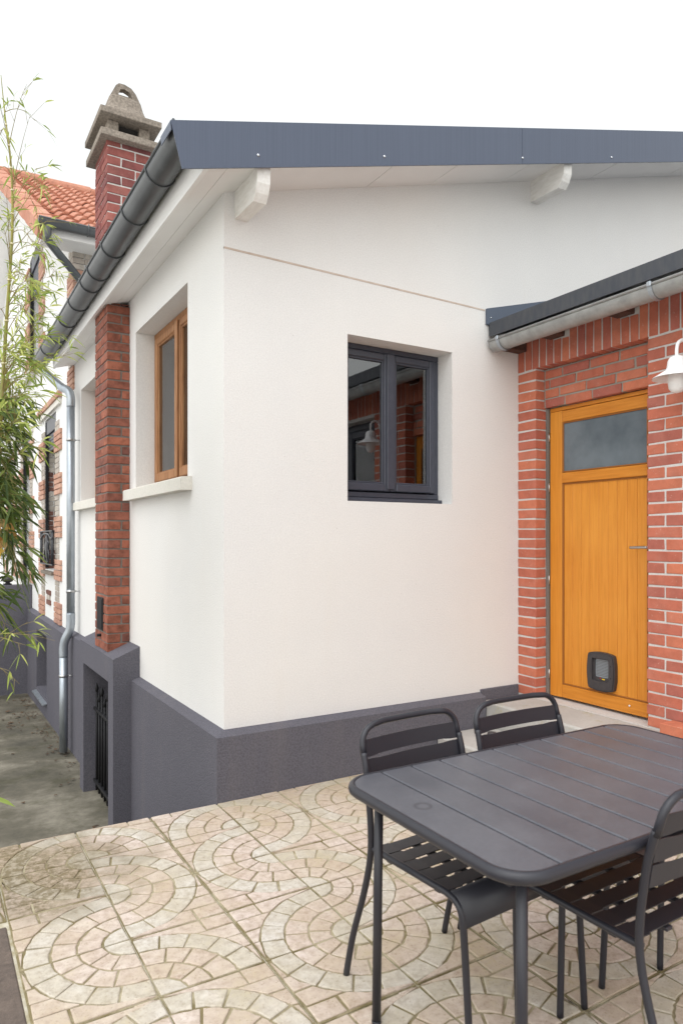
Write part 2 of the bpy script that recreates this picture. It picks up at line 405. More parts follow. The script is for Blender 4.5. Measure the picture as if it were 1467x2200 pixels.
# ------------------------------------------------------------------ ground, passage, patio
tag(MB().add([(-400, -400, -1.1), (400, -400, -1.1), (400, 400, -1.1), (-400, 400, -1.1)], [(0, 1, 2, 3)]).build('ground', 'bounce_ground'), kind='structure')
V = []; ny = 20
for i in range(ny+1):
    y = -.12+(13+.12)*i/ny
    V += [(-4.0, y, pass_z(y)+.02), (.2, y, pass_z(y))]
tag(MB().add(V, [(2*i, 2*i+1, 2*i+3, 2*i+2) for i in range(ny)]).build('passage', 'passage_concrete'), kind='structure')
# a slab joint across the passage
patio = MB().box(-1.52, 2.25, -4.85, -.062, -1.05, PZ-.009, .004).build('patio', 'joint_sand'); tag(patio, kind='structure')
kerb = MB().box(-4.0, -1.152, -4.85, -.79, -1.05, PZ-.004, .008).build('kerb', 'old_concrete'); tag(kerb, kind='structure')
bank = MB().box(-4.0, -1.524, -.788, -.07, -1.05, PZ-.03, .01).build('bank', 'old_concrete'); tag(bank, kind='structure')

TS = .3605; TX0 = -1.148; TY0 = -.035
orient = {(0, 0): 'BR', (1, 0): 'BL', (2, 0): 'BR', (3, 0): 'BL', (0, 1): 'TR', (1, 1): 'BL', (2, 1): 'BR', (3, 1): 'TL', (0, 2): 'BR', (1, 2): 'TL',
          (2, 2): 'TR', (3, 2): 'BL', (0, 3): 'TR', (1, 3): 'BL', (2, 3): 'BR', (3, 3): 'TL'}
def fan():
    """cobbles moulded on one slab: (polygon, pale?) with the fan centre at the origin corner"""
    out = []; e = .0055
    def arc(r, a0, a1):
        n = max(2, int(abs(a1-a0)*r/.02)+1); return [(r*math.cos(a0+(a1-a0)*i/n), r*math.sin(a0+(a1-a0)*i/n)) for i in range(n+1)]
    out.append(([(e, e)]+arc(.088, e/.088, math.pi/2-e/.088), True))
    for r0, r1, n, pale in ((.097, .172, 3, False), (.180, .258, 4, False), (.266, .345, 5, True)):
        ph = random.uniform(-.15, .15); cuts = [0]+[(i+ph+random.uniform(-.08, .08))/n*math.pi/2 for i in range(1, n)]+[math.pi/2]
        for i in range(n):
            g = .0038
            a0 = cuts[i]; a1 = cuts[i+1]
            g0 = e if i == 0 else g; g1 = e if i == n-1 else g
            out.append((arc(r1, a0+g0/r1, a1-g1/r1)+arc(r0, a1-g1/r0, a0+g0/r0), pale))
    S = TS-.008
    rows = [(.118, .192), (.200, .272), (.280, S)]
    ra = .352
    for v0, v1 in rows:
        ua = lambda v: math.sqrt(max(ra*ra-v*v, 0)) if v < ra else .0
        uL = ua((v0+v1)/2)
        if S-uL < .028: continue
        u1 = S; uend = uL; k_ = 0
        while True:
            u0 = u1-random.uniform(.080, .105)
            last = u0-uend < .045
            if last:
                lo = max(ua(v0), .008); hi_ = max(ua(v1), .008); mid = max(uL, .008)
                if u1-lo > .012 and u1-hi_ > .012: out.append(([(lo, v0), (u1, v0), (u1, v1), (hi_, v1), (mid, (v0+v1)/2)], False))
                elif u1-hi_ > .02: out.append(([(u1-.004, v0+.008), (u1, v0+.008), (u1, v1), (hi_, v1), (mid, (v0+v1)/2)], False))
                break
            out.append(([(u0, v0), (u1, v0), (u1, v1), (u0, v1)], False)); u1 = u0-.008
    out.append(([(ra*math.cos(.12), ra*math.sin(.12)), (S, .02), (S, .110), (.337, .110)], False))
    out.append(([(.03, S), (.03, .352), (.09, .343), (.14, .325), (.185, .302), (.19, S)] if False else [(.02, S), (.045, .352), (.075, .346), (.08, S)], False))
    return out
def cobble_mesh(mb, poly, tr, flip):
    c = (sum(p[0] for p in poly)/len(poly), sum(p[1] for p in poly)/len(poly))
    zt = PZ+random.uniform(-.0012, .0012)
    P = [(u+random.uniform(-.0026, .0026), v+random.uniform(-.0026, .0026)) for u, v in poly]
    def ins(p, d):
        dx, dy = c[0]-p[0], c[1]-p[1]; L = math.hypot(dx, dy) or 1; return (p[0]+dx/L*d, p[1]+dy/L*d)
    lv = [(P, PZ-.008), (P, zt-.002), ([ins(p, .004) for p in P], zt)]
    n = len(P); V = []
    for l, z in lv: V += [(*tr(*p), z) for p in l]
    F = [tuple(2*n+i for i in range(n))]+[(a*n+i, a*n+(i+1) % n, (a+1)*n+(i+1) % n, (a+1)*n+i) for a in (0, 1) for i in range(n)]
    if flip: F = [f[::-1] for f in F]
    mb.add(V, F)
far_c = {True: MB(), False: MB()}
jobs = []
for i in range(-1, 10):
    for j in range(0, 14):
        if i == -1 and j > 1: continue
        x0 = TX0+TS*i; y1 = TY0-TS*j; x1 = x0+TS; y0 = y1-TS
        cx, cy = (x0+x1)/2, (y0+y1)/2
        o = orient.get((i, j)) or (('B' if (j+(i//2)) % 2 == 0 else 'T')+('R' if i % 2 == 0 else 'L'))
        a, b, c_, d_ = x0+.0022, x1-.0022, y0+.0022, min(y1-.0022, -.066)
        slab = MB().box(a, b, c_, d_, PZ-.03, PZ-.0045, .002).build('paving_slab', 'grout', patio)
        dx, dy = cx+1.417, cy+3.623
        depth = dx*.5136+dy*.858; lat = dx*.858-dy*.5136
        vis = depth > .9 and abs(lat) < .52*depth+.25 and (1.41/depth*1501+1160) < 2330
        jobs.append((depth if vis else 99+depth, i, j, o, x0, x1, y0, y1, slab))
jobs.sort(key=lambda t: t[0])
count = 0
def clip_top(poly, tr, ylim):
    return all(tr(u, v)[1] < ylim for u, v in poly)
for depth, i, j, o, x0, x1, y0, y1, slab in jobs:
    ox = x0 if 'L' in o else x1; oy = y0 if 'B' in o else y1; sx = 1 if 'L' in o else -1; sy = 1 if 'B' in o else -1
    tr = lambda u, v, ox=ox, oy=oy, sx=sx, sy=sy: (ox+sx*u, oy+sy*v)
    flip = sx*sy < 0
    for poly, pale in fan():
        if j == 0:      # the first row is cut along the wall
            q = [tr(u, v) for u, v in poly]
            if min(p[1] for p in q) > -.078: continue
            poly = [(u, (min(oy+sy*v, -.067)-oy)*sy) for u, v in poly]
        if count < 300 and depth < 90:
            mb = MB(); cobble_mesh(mb, poly, tr, flip)
            mb.build('cobble', 'cobble_pale' if pale else 'cobble_pink', slab, fix=False); count += 1
        else: cobble_mesh(far_c[pale], poly, tr, flip)
for pale in (True, False):
    tag(far_c[pale].build('cobbles', 'cobble_pale' if pale else 'cobble_pink', patio, fix=False), kind='stuff')

# ------------------------------------------------------------------ white house
house = thing('white_house', 'low white rendered house with dark grey base, sloping roof edge and brick chimney', 'house', (0, 0, 0))
WE = 4.42
fw = (.795, 1.612, 1.688, 2.703)           # front window opening x0 x1 z0 z1
lw = (.614, 1.855, 1.80, 3.062)            # side window opening y0 y1 z0 z1
lw2 = (2.85, 4.05, 1.80, 3.02)
MB().plate([[(0, .3), (6, .3), (6, sof(6)+.02), (0, sof(0)+.02)], rect(*fw)], XZ, 0, .28).build('wall', 'white_render', house)
MB().plate([rect(.28, WE, .3, 3.40), rect(*lw), rect(*lw2)], YZ, 0, .28).build('wall', 'white_render', house)
# the front wall covers the corner from y=0 to .28; rooms behind the panes
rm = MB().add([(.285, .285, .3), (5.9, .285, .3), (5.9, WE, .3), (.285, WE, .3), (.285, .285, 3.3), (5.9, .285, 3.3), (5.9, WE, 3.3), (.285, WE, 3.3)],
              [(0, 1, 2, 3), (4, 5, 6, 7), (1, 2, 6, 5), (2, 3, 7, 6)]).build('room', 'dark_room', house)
MB().box(2.6, 2.62, .3, WE, .3, 3.2, 0).build('partition', 'room_grey', house)
# hairline joint across the gable
MB().add([(0, -.0022, 3.064), (1.9, -.0022, 3.038), (1.9, -.0022, 3.0285), (0, -.0022, 3.0535), (0, .01, 3.064), (1.9, .01, 3.038), (1.9, .01, 3.0285), (0, .01, 3.0535)],
         [(0, 1, 2, 3), (4, 5, 1, 0), (3, 2, 6, 7), (0, 3, 7, 4), (1, 5, 6, 2)]).build('joint_line', 'joint_bead', house)
# base: front plinth with sloping top, side plinth
pl = MB(); s_ = [(-.065, -.6), (-.065, .383), (.004, .408), (.05, .408), (.05, -.6)]
yz_ = lambda u, v, w_: (w_, u, v)
xz_ = lambda u, v, w_: (u, w_, v)
def plinth_L():
    # one L-shaped run so that the corner is mitred
    px = 1.854; ye = 1.74
    prof = [(.065, -1.0), (.065, .383), (-.004, .408), (-.06, .408), (-.06, -1.0)]
    V = []
    for d, z in prof: V.append((px, -d, z))
    for d, z in prof: V.append((-d, -d, z))
    for d, z in prof: V.append((-d, ye, z))
    n = 5; F = [(a*n+i, a*n+(i+1) % n, (a+1)*n+(i+1) % n, (a+1)*n+i) for a in (0, 1) for i in range(n)]
    F += [tuple(range(n)), tuple(range(2*n, 3*n))]
    return MB().add(V, F)
plinth_L().build('plinth', 'dark_render', house)
box('plinth', 'dark_render', house, 1.858, 2.212, -.012, .05, .2, .425, .004)
# side plinth beyond the pillar base
MB().prism([(-.065, -1.0), (-.065, .43), (.004, .46), (.05, .46), (.05, -1.0)], XZ, 3.03, 4.418).build('plinth', 'dark_render', house)
# pillar base with its gated basement doorway
yb0, yb1 = 1.735, 3.022
pb = MB()
xb = -.199
topz = lambda x: .552+(x-xb)*(.634-.552)/.2
dz0 = -1.0
MB().plate([[(yb0, dz0), (1.9, dz0), (1.9, .36), (2.863, .36), (2.863, dz0), (yb1, dz0), (yb1, .545), (yb0, .545)]], YZ, xb, -.03).build('pillar_base', 'dark_render', house)
MB().prism([(xb, .552), (.0, .636), (.0, .5455), (xb, .5455)], XZ, yb0, yb1).build('pillar_base', 'dark_render', house)
MB().box(-.03, .02, yb0, 1.9, dz0, .545, 0).box(-.03, .02, 2.863, yb1, dz0, .545, 0).box(-.03, .02, 1.9, 2.863, .36, .545, 0).build('pillar_base', 'dark_render', house)
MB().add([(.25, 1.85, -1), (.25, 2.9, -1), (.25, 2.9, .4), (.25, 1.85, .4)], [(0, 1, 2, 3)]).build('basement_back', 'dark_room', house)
MB().box(.02, .26, 2.863, 2.9, -1, .4, 0).box(.02, .26, 1.86, 1.9, -1, .4, 0).box(.02, .26, 1.85, 2.9, .36, .4, 0).build('basement_lining', 'dark_room', house)  # shade inside the gated doorway put into the lining's colour
# gate with spear bars
gate = box('gate', 'black_metal', house, -.115, -.075, 1.905, 2.858, -.70, -.675, .002)
box('rail', 'black_metal', gate, -.115, -.075, 1.905, 2.858, -.06, -.035, .002)
for i in range(9):
    y = 1.955+i*.107
    zt = .10 if i % 2 == 0 else .03
    MB().tube([(-.095, y, -.77), (-.095, y, zt)], .011, 8).tube([(-.095, y, zt), (-.095, y, zt+.035), (-.095, y, zt+.085)], [.011, .017, .001], 8).build('bar', 'black_metal', gate)

# ---- roof of the white house
roof = MB().prism([(-.27, sof(-.27)+.175), (6, sof(6)+.1), (6, sof(6)+.20), (-.33, sof(-.33)+.20), (-.33, sof(-.33)+.18)], XZ, -.325, 4.415).build('roof', 'zinc_old', house)
# soffit boards
xs = [.0, .93, 1.42, 2.05, 2.95, 3.9, 4.9, 6.0]
for a, b in zip(xs[:-1], xs[1:]):
    MB().prism([(a+.0015, sof(a)+.0), (b-.0015, sof(b)), (b-.0015, sof(b)+.02), (a+.0015, sof(a)+.02)], XZ, -.322, .02).build('soffit_board', 'white_paint', house)
for a, b in ((-.198, -.098), (-.096, .002)):
    MB().prism([(a, sof(a)-.002), (b, sof(b)-.002), (b, sof(b)+.02), (a, sof(a)+.02)], XZ, -.322, 4.40).build('soffit_board', 'white_paint', house)
MB().prism([(-.222, 3.292), (-.200, 3.292), (-.200, 3.47), (-.222, 3.47)], XZ, -.318, 4.41).build('fascia_board', 'white_paint', house)
# verge trim in two lengths
def trim(x0, x1, first):
    zb = lambda x: 3.343+.2867*x
    zt = lambda x: 3.5796+.2867*x
    sh = .056 if first else .0
    m = MB()
    m.prism([(x0+sh, zb(x0+sh)), (x1, zb(x1)), (x1, zt(x1)), (x0, zt(x0))], XZ, -.3315, -.328)
    m.prism([(x0, zt(x0)-.003), (x1, zt(x1)-.003), (x1, zt(x1)+.0005), (x0, zt(x0)+.0005)], XZ, -.3275, -.17)
    m.prism([(x0+sh, zb(x0+sh)), (x1, zb(x1)), (x1, zb(x1)+.012), (x0+sh, zb(x0+sh)+.012)], XZ, -.3365, -.3325)
    if first:
        m.prism([(x0-.002, zt(x0)-.004), (x0+.002, zt(x0)-.004), (x0+.006, zt(x0)-.045), (x0+.002, zt(x0)-.045)], XZ, -.3275, -.17)
    return m.build('verge_trim', 'verge_metal', house)
t1 = trim(-.400, 1.918, True); t2 = trim(1.921, 6.0, False)
for x, z in ((.056, 3.424), (.838, 3.638), (1.925, 3.935), (2.80, 4.185), (3.7, 4.45)):
    MB().lathe([(.0, -.002), (.008, -.002), (.008, .0015), (.005, .004), (0, .0045)], (0, 0, 0), 12).build('screw', 'screw_metal', t1 if x < 1.92 else t2)
    ob = bpy.data.objects['screw'] if False else col.objects[-1]
    ob.location = (x, -.3325, z); ob.rotation_euler = (R(90), 0, 0)
# purlin ends
for bx0 in (.062, 2.342, 4.62):
    b0 = sof(bx0)-.15; b1 = sof(bx0)
    MB().prism([(.02, b0), (-.255, b0-.006), (-.285, b0+.03), (-.305, b0+.075), (-.312, b0+.19), (.02, b0+.19)], YZ, bx0, bx0+.074).build('purlin', 'old_white_wood', house)

# gutter along the eave
def half_gutter(name, mat, parent, p, r, y0, y1, z0, z1, lipside, seg=14, lipr=.008):
    """half-round channel running along Y. p = x of centre, z0/z1 = lip heights at the ends"""
    m = MB(); V = []
    N = 24
    for (y, z) in ((y0, z0), (y1, z1)):
        for k in range(seg+1):
            a = math.pi+math.pi*k/seg; V.append((p+r*math.cos(a), y, z+r*math.sin(a)))
        for k in range(seg, -1, -1):
            a = math.pi+math.pi*k/seg; V.append((p+(r-.003)*math.cos(a), y, z+(r-.003)*math.sin(a)))
    n = 2*(seg+1)
    m.add(V, [(i, (i+1) % n, n+(i+1) % n, n+i) for i in range(n)], True)
    m.add(V[:n], [tuple(range(n))]) if False else None
    xl = p-r*1.0
    m.tube([(xl, y0, z0+.002), (xl, y1, z1+.002)], lipr, 8)
    return m.build(name, mat, parent)
GP, GR = -.303, .080
g = half_gutter('gutter', 'gutter_dark', house, GP, GR, -.322, 4.72, 3.474, 3.425, -1)
gz = lambda y: 3.474+(3.425-3.474)*(y+.322)/5.04
for y in (.168, .70, 1.27, 1.74, 2.02, 2.52, 3.02, 3.55, 4.1):
    P = [(GP-(GR+.004)*math.cos(a)*1.0, y, gz(y)-(GR+.004)*math.sin(a)) for a in [math.pi*i/16 for i in range(17)]]
    MB().tube([(GP-GR-.01, y, gz(y)+.012)]+P, .0045, 6).build('band', 'gutter_dark', g)
seg = [(GP+GR*math.cos(math.pi+math.pi*i/14), gz(4.72)+GR*math.sin(math.pi+math.pi*i/14)) for i in range(15)]
MB().prism(seg, XZ, 4.715, 4.72).build('end_cap', 'gutter_dark', g)
MB().prism([(x, z+gz(-.322)-gz(4.72)) for x, z in seg], XZ, -.3225, -.3185).build('end_cap', 'gutter_dark', g)
# downpipe
def bez(pts, n=8):
    out = []
    for i in range(len(pts)):
        pass
    P = [Vector(p) for p in pts]
    Q = [P[0]]+P+[P[-1]]
    for i in range(1, len(Q)-2):
        a, b, c, d = Q[i-1], Q[i], Q[i+1], Q[i+2]
        for k_ in range(n):
            t = k_/n
            out.append(.5*((2*b)+(c-a)*t+(2*a-5*b+4*c-d)*t*t+(3*b-a-3*c+d)*t**3))
    out.append(P[-1]); return out
path = bez([(GP, 4.62, 3.40), (GP, 4.62, 3.34), (-.265, 4.56, 3.27), (-.165, 4.30, 3.09), (-.105, 4.17, 3.02), (-.088, 4.13, 2.94), (-.088, 4.13, 2.85)], 6)
pipe = MB().tube(path, .044, 16).build('downpipe', 'zinc', house)
MB().tube([(-.088, 4.13, 2.88), (-.088, 4.13, .66)], .0415, 16).build('pipe_length', 'zinc', pipe)
MB().tube(bez([(-.088, 4.13, .68), (-.088, 4.13, .58), (-.10, 4.14, .49), (-.14, 4.17, .39), (-.152, 4.18, .30), (-.152, 4.18, .22)], 6), .0445, 16).build('pipe_offset', 'zinc', pipe)
MB().tube([(-.152, 4.18, .26), (-.152, 4.18, pass_z(4.2)+.03)], .0415, 16).build('pipe_length', 'zinc', pipe)
for x, z in ((-.088, 2.50), (-.088, .91), (-.152, .02)):
    y = 4.13 if x > -.1 else 4.18
    MB().tube([(x, y, z-.012), (x, y, z+.012)], .047, 16).tube([(x+.03, y, z), (.0 if x > -.1 else -.06, y-.03, z)], .006, 6).build('clamp', 'steel', pipe)

# ---- windows of the white house
def sash_window(parent, name, P, u0, u1, z0, z1, mat, wf, ws, depth0, recess_out=0, glass=True, frame_d=.06, lap=None):
    """two-leaf window; P maps (u, depth, z) to the world. wf frame width, ws sash width"""
    def bx(nm, par, m, a, b, d0, d1, c, e, bev=.004):
        p = P(a, d0, c); q = P(b, d1, e)
        return MB().box(p[0], q[0], p[1], q[1], p[2], q[2], bev).build(nm, M and m, par)
    win = bx(name, parent, mat, u0, u1, depth0, depth0+frame_d, z1-wf, z1)
    bx('frame', win, mat, u0, u0+wf, depth0+.0005, depth0+frame_d, z0+wf, z1-wf-.0005)
    bx('frame', win, mat, u1-wf, u1, depth0+.0005, depth0+frame_d, z0+wf, z1-wf-.0005)
    bx('frame', win, mat, u0, u1, depth0-.001, depth0+frame_d, z0, z0+wf-.0005)
    um = (u0+u1)/2
    for a, b in ((u0+wf+.003, um-.002), (um+.002, u1-wf-.003)):
        zz0, zz1 = z0+wf+.006, z1-wf-.003
        d0, d1 = depth0-.012, depth0+.04
        bx('sash', win, mat, a, a+ws, d0, d1, zz0, zz1, .006); bx('sash', win, mat, b-ws, b, d0, d1, zz0, zz1, .006)
        bx('sash', win, mat, a+ws, b-ws, d0+.001, d1, zz1-ws, zz1-.001, .006); bx('sash', win, mat, a+ws, b-ws, d0-.006, d1, zz0+.001, zz0+ws*1.15, .006)
        i_ = .012
        for (aa, bb, cc, ee) in ((a+ws, a+ws+i_, zz0+ws*1.15, zz1-ws), (b-ws-i_, b-ws, zz0+ws*1.15, zz1-ws), (a+ws+i_, b-ws-i_, zz1-ws-i_, zz1-ws), (a+ws+i_, b-ws-i_, zz0+ws*1.15, zz0+ws*1.15+i_)):
            bx('glazing_bead', win, mat, aa, bb, d0+.010, d1, cc, ee, .003)
        bx('pane', win, 'pane_glass', a+ws+.002, b-ws-.002, d0+.024, d0+.028, zz0+ws, zz1-ws+.002, 0)
        bx('spacer_bar', win, 'screw_metal', b-ws-.020, b-ws-.013, d0+.030, d1, zz0+ws*1.15+.013, zz1-ws-.013, 0)
    return win, um
Pf = lambda u, d, z: (u, d, z)
Pl = lambda u, d, z: (d, u, z)
win, um = sash_window(house, 'front_window', Pf, fw[0]+.0, fw[1]-.0, fw[2]+.035, fw[3], 'window_grey', .036, .044, .145)
box('cover_strip', 'window_grey', win, um-.03, um+.03, .122, .132, fw[2]+.09, fw[3]-.040, .005)
MB().prism([(.105, fw[2]+.002), (.105, fw[2]+.030), (.20, fw[2]+.040), (.20, fw[2]+.002)], YZ, fw[0]+.002, fw[1]-.002).build('sill', 'window_grey', win)
win, um = sash_window(house, 'side_window', Pl, lw[0], lw[1], 1.845, lw[3], 'brown_wood', .045, .055, .145)
box('cover_strip', 'brown_wood', win, .118, .132, um-.03, um+.03, 1.90, lw[3]-.05, .006)
MB().box(.245, .249, lw[0]+.01, lw[1]-.01, 1.87, 3.05, 0).build('pane_brightener', 'pale_backing', win)  # pale sheet added behind the panes to brighten the glass
def sill(y0, y1, par):
    MB().prism([(-.072, 1.757), (.001, 1.757), (.001, 1.78), (.20, 1.80), (.20, 1.862), (-.066, 1.838), (-.072, 1.832)], XZ, y0, y1).build('sill', 'stone', par)
sill(.53, 1.965, house)
win, um = sash_window(house, 'side_window', Pl, lw2[0], lw2[1], 1.845, lw2[3], 'brown_wood', .045, .055, .145)
MB().box(.245, .249, lw2[0]+.01, lw2[1]-.01, 1.87, 3.0, 0).build('pane_brightener', 'pale_backing', win)  # same added sheet, brightens the second side window
sill(2.75, 4.17, house)

# ---- brick pillar rising into the chimney
PX0, PY0, PY1 = -.177, 2.034, 2.475
pit = .0744; jt = .011
pil = MB().box(PX0+.006, -.002, PY0+.006, PY1-.004, .5, 3.31, 0).build('chimney_pillar', 'mortar_dark', house)
z = .566; c = 0
while z < 3.33:
    z0 = z; z1 = min(z+pit-jt, 3.325)
    if c % 2 == 0:
        brick(pil, 'pillar_brick', PX0, -.0025, PY0, PY0+.105, z0, z1)
        brick(pil, 'pillar_brick', PX0, PX0+.10, PY0+.116, PY0+.325, z0, z1); brick(pil, 'pillar_brick', PX0, PX0+.10, PY0+.336, PY1, z0, z1)
    else:
        brick(pil, 'pillar_brick', PX0, PX0+.105, PY0, PY0+.215, z0, z1)
        brick(pil, 'pillar_brick', PX0+.116, -.0025, PY0, PY0+.105, z0, z1); brick(pil, 'pillar_brick', PX0, PX0+.10, PY0+.226, PY1, z0, z1)
    z += pit; c += 1
# soot hatch
h_ = box('soot_hatch', 'black_metal', pil, PX0-.008, PX0+.01, 2.165, 2.365, .72, .985, .003)
box('hatch_door', 'black_metal', pil, PX0-.013, PX0-.007, 2.18, 2.35, .735, .97, .003)
MB().tube([(PX0-.03, 2.265, .675), (PX0+.01, 2.265, .675)], .012, 10).build('pipe_stub', 'black_metal', pil)
# chimney stack above the roof
CX1 = .165
ch = MB().box(PX0+.006, CX1-.004, PY0+.006, PY1-.004, 3.40, 4.60, 0).build('chimney', 'mortar', house)
z = 3.45; c = 0
while z < 4.57:
    z0 = z; z1 = z+pit-jt
    if c % 2 == 0:
        brick(ch, 'chimney_brick', PX0, PX0+.215, PY0, PY0+.105, z0, z1); brick(ch, 'chimney_brick', PX0+.226, CX1, PY0, PY0+.215, z0, z1)
        brick(ch, 'chimney_brick', PX0, PX0+.105, PY0+.116, PY0+.325, z0, z1); brick(ch, 'chimney_brick', PX0, PX0+.215, PY0+.336, PY1, z0, z1)
        brick(ch, 'chimney_brick', CX1-.1, CX1, PY0+.226, PY1, z0, z1)
    else:
        brick(ch, 'chimney_brick', PX0, PX0+.105, PY0, PY0+.215, z0, z1); brick(ch, 'chimney_brick', PX0+.116, CX1, PY0, PY0+.105, z0, z1)
        brick(ch, 'chimney_brick', PX0, PX0+.105, PY0+.226, PY1, z0, z1); brick(ch, 'chimney_brick', CX1-.1, CX1, PY0+.116, PY1, z0, z1)
    z += pit; c += 1
ccx, ccy = (PX0+CX1)/2, (PY0+PY1)/2
def frustum(secs, n=None):
    m = MB(); V = []
    for (z_, hx, hy, r) in secs:
        for sx, sy, a0 in ((1, 1, 0), (-1, 1, 90), (-1, -1, 180), (1, -1, 270)):
            for k_ in range(4):
                a = R(a0+30*k_); V.append((ccx+sx*(hx-r)+r*math.cos(a), ccy+sy*(hy-r)+r*math.sin(a), z_))
    n = 16
    F = [(a*n+i, a*n+(i+1) % n, (a+1)*n+(i+1) % n, (a+1)*n+i) for a in range(len(secs)-1) for i in range(n)]
    F += [tuple(range(n)), tuple((len(secs)-1)*n+i for i in range(n))]
    return m.add(V, F)
hx0, hy0 = (CX1-PX0)/2, (PY1-PY0)/2
frustum([(4.600, hx0+.058, hy0+.068, .006), (4.604, hx0+.062, hy0+.072, .006), (4.650, hx0+.062, hy0+.072, .006), (4.656, hx0+.055, hy0+.065, .006)]).build('cap_slab', 'concrete_cap', ch)
for sx in (-1, 1):
    for sy in (-1, 1):
        box('cap_post', 'concrete_cap', ch, ccx+sx*hx0-sx*.005, ccx+sx*(hx0-.09), ccy+sy*hy0-sy*.0, ccy+sy*(hy0-.11), 4.655, 4.768, .006)
frustum([(4.75, hx0-.03, hy0-.03, .01), (4.66, hx0-.10, hy0-.10, .01)]).build('flue_liner', 'dark_room', ch)
frustum([(4.766, hx0+.064, hy0+.084, .006), (4.770, hx0+.068, hy0+.088, .006), (4.812, hx0+.068, hy0+.088, .006), (4.822, hx0+.05, hy0+.05, .02), (4.845, hx0+.005, hy0-.0, .03),
         (4.89, hx0-.014, hy0-.05, .03), (4.96, hx0-.03, hy0-.085, .03), (5.03, hx0-.045, hy0-.10, .03), (5.045, hx0-.055, hy0-.11, .03)]).build('cap_hood', 'concrete_cap', ch)
# open crown on top of the hood
a_ = hx0-.05
crown = [(-a_, 0), (-a_*.62, .095), (-a_*.42, .118), (-a_*.05, .120), (a_*.40, .104), (a_*.70, .068), (a_, 0)]
hole = [(-a_*.46, .026), (-a_*.32, .074), (-a_*.05, .082), (a_*.28, .068), (a_*.46, .026)]
MB().plate([crown, hole], lambda u, v, w_: (ccx+u, w_, 5.035+v), ccy-.10, ccy-.045).build('cap_crown', 'concrete_cap', ch)

# ------------------------------------------------------------------ brick annex with the door
annex = thing('brick_annex', 'red brick annex with orange door, soldier course and grey gutter on the right', 'building', (2.214, -1, 0))
annex.location = (0, 0, 0)
AX = 2.214; AZ0 = .362; AZ1 = 2.633; apit = (AZ1-AZ0)/33
dy0, dy1 = -.171, -1.036
oy0, oy1 = -1.53, -2.75
YA = -4.8
core = MB().plate([rect(YA, .002, -.2, 2.845), rect(dy1-.006, dy0+.006, .355, 2.640), rect(oy1-.006, oy0+.006, .80, 2.606)], YZ, AX+.004, AX+.26)
wall_a = core.build('wall', 'mortar', annex)
# inner reveal strip of mortar beside the door
rest = MB()
def run(y_hi, y_lo, z0, z1, off, parent_obj):
    """bricks of one course from y_hi down to y_lo"""
    y = y_hi; first = True
    while y > y_lo+.03:
        L = off if (first and off) else .218
        y2 = max(y-L, y_lo)
        if y2-y_lo < .05: y2 = y_lo
        if parent_obj: brick(annex, 'annex_brick', AX, AX+.10, y2, y, z0, z1)
        else: rest.box(AX, AX+.10, y2, y, z0, z1, .003, .0015)
        y = y2-.011; first = False
for c in range(33):
    z0 = AZ0+c*apit; z1 = z0+apit-.011
    brick(annex, 'annex_brick', AX, AX+.10, dy0, -.002, z0, z1)
    run(dy1, oy0, z0, z1, .109 if c % 2 else 0, True)
    if z0 > 2.59 or z1 < .80: run(oy0-.011, oy1, z0, z1, 0 if c % 2 else .109, False)
    run(oy1-.0, YA, z0, z1, 0 if c % 2 else .109, False)
for c in range(1, 6):
    z1 = AZ0-.011-(c-1)*apit; z0 = z1-apit+.011
    run(-1.20, YA, z0, z1, .109 if c % 2 else 0, False)
# soldier course
y = -.003; k_ = 0
while y > YA+.07:
    w_ = random.uniform(.053, .058)
    if k_ < 34:
        top = 2.845
        if k_ in (5, 6, 13, 14): top = 2.79
        brick(annex, 'annex_brick', AX-.001, AX+.10, y-w_, y, 2.636, top)
    else: rest.box(AX-.001, AX+.10, y-w_, y, 2.636, 2.845, .003, .0015)
    y -= w_+.0095; k_ += 1
tag(rest.build('bricks', 'annex_brick', annex), kind='stuff')
box('rafter_end', 'soot_wood', annex, AX-.11, AX+.02, -.42, -.30, 2.80, 2.90, .004)
box('rafter_end', 'soot_wood', annex, AX-.11, AX+.02, -.95, -.83, 2.80, 2.90, .004)
box('rafter_end', 'soot_wood', annex, AX-.2, AX-.002, -.09, -.012, 2.77, 2.87, .004)
# brick infill above the door
IX = 2.292
MB().box(IX+.006, IX+.05, dy1, dy0, 2.368, 2.633, 0).build('infill_bed', 'mortar_grout', annex)
for r_ in range(4):
    z0 = 2.366+r_*.0665; z1 = z0+.0555
    y = dy0-.012; L = [.135, .20, .10, .04, ][r_] if r_ != 3 else .165
    L = (.165, .118, .032, .145)[r_]
    while y > dy1+.02:
        y2 = max(y-L, dy1+.003)
        brick(annex, 'annex_brick', IX, IX+.05, y2, y, z0, z1)
        y = y2-.013; L = .212
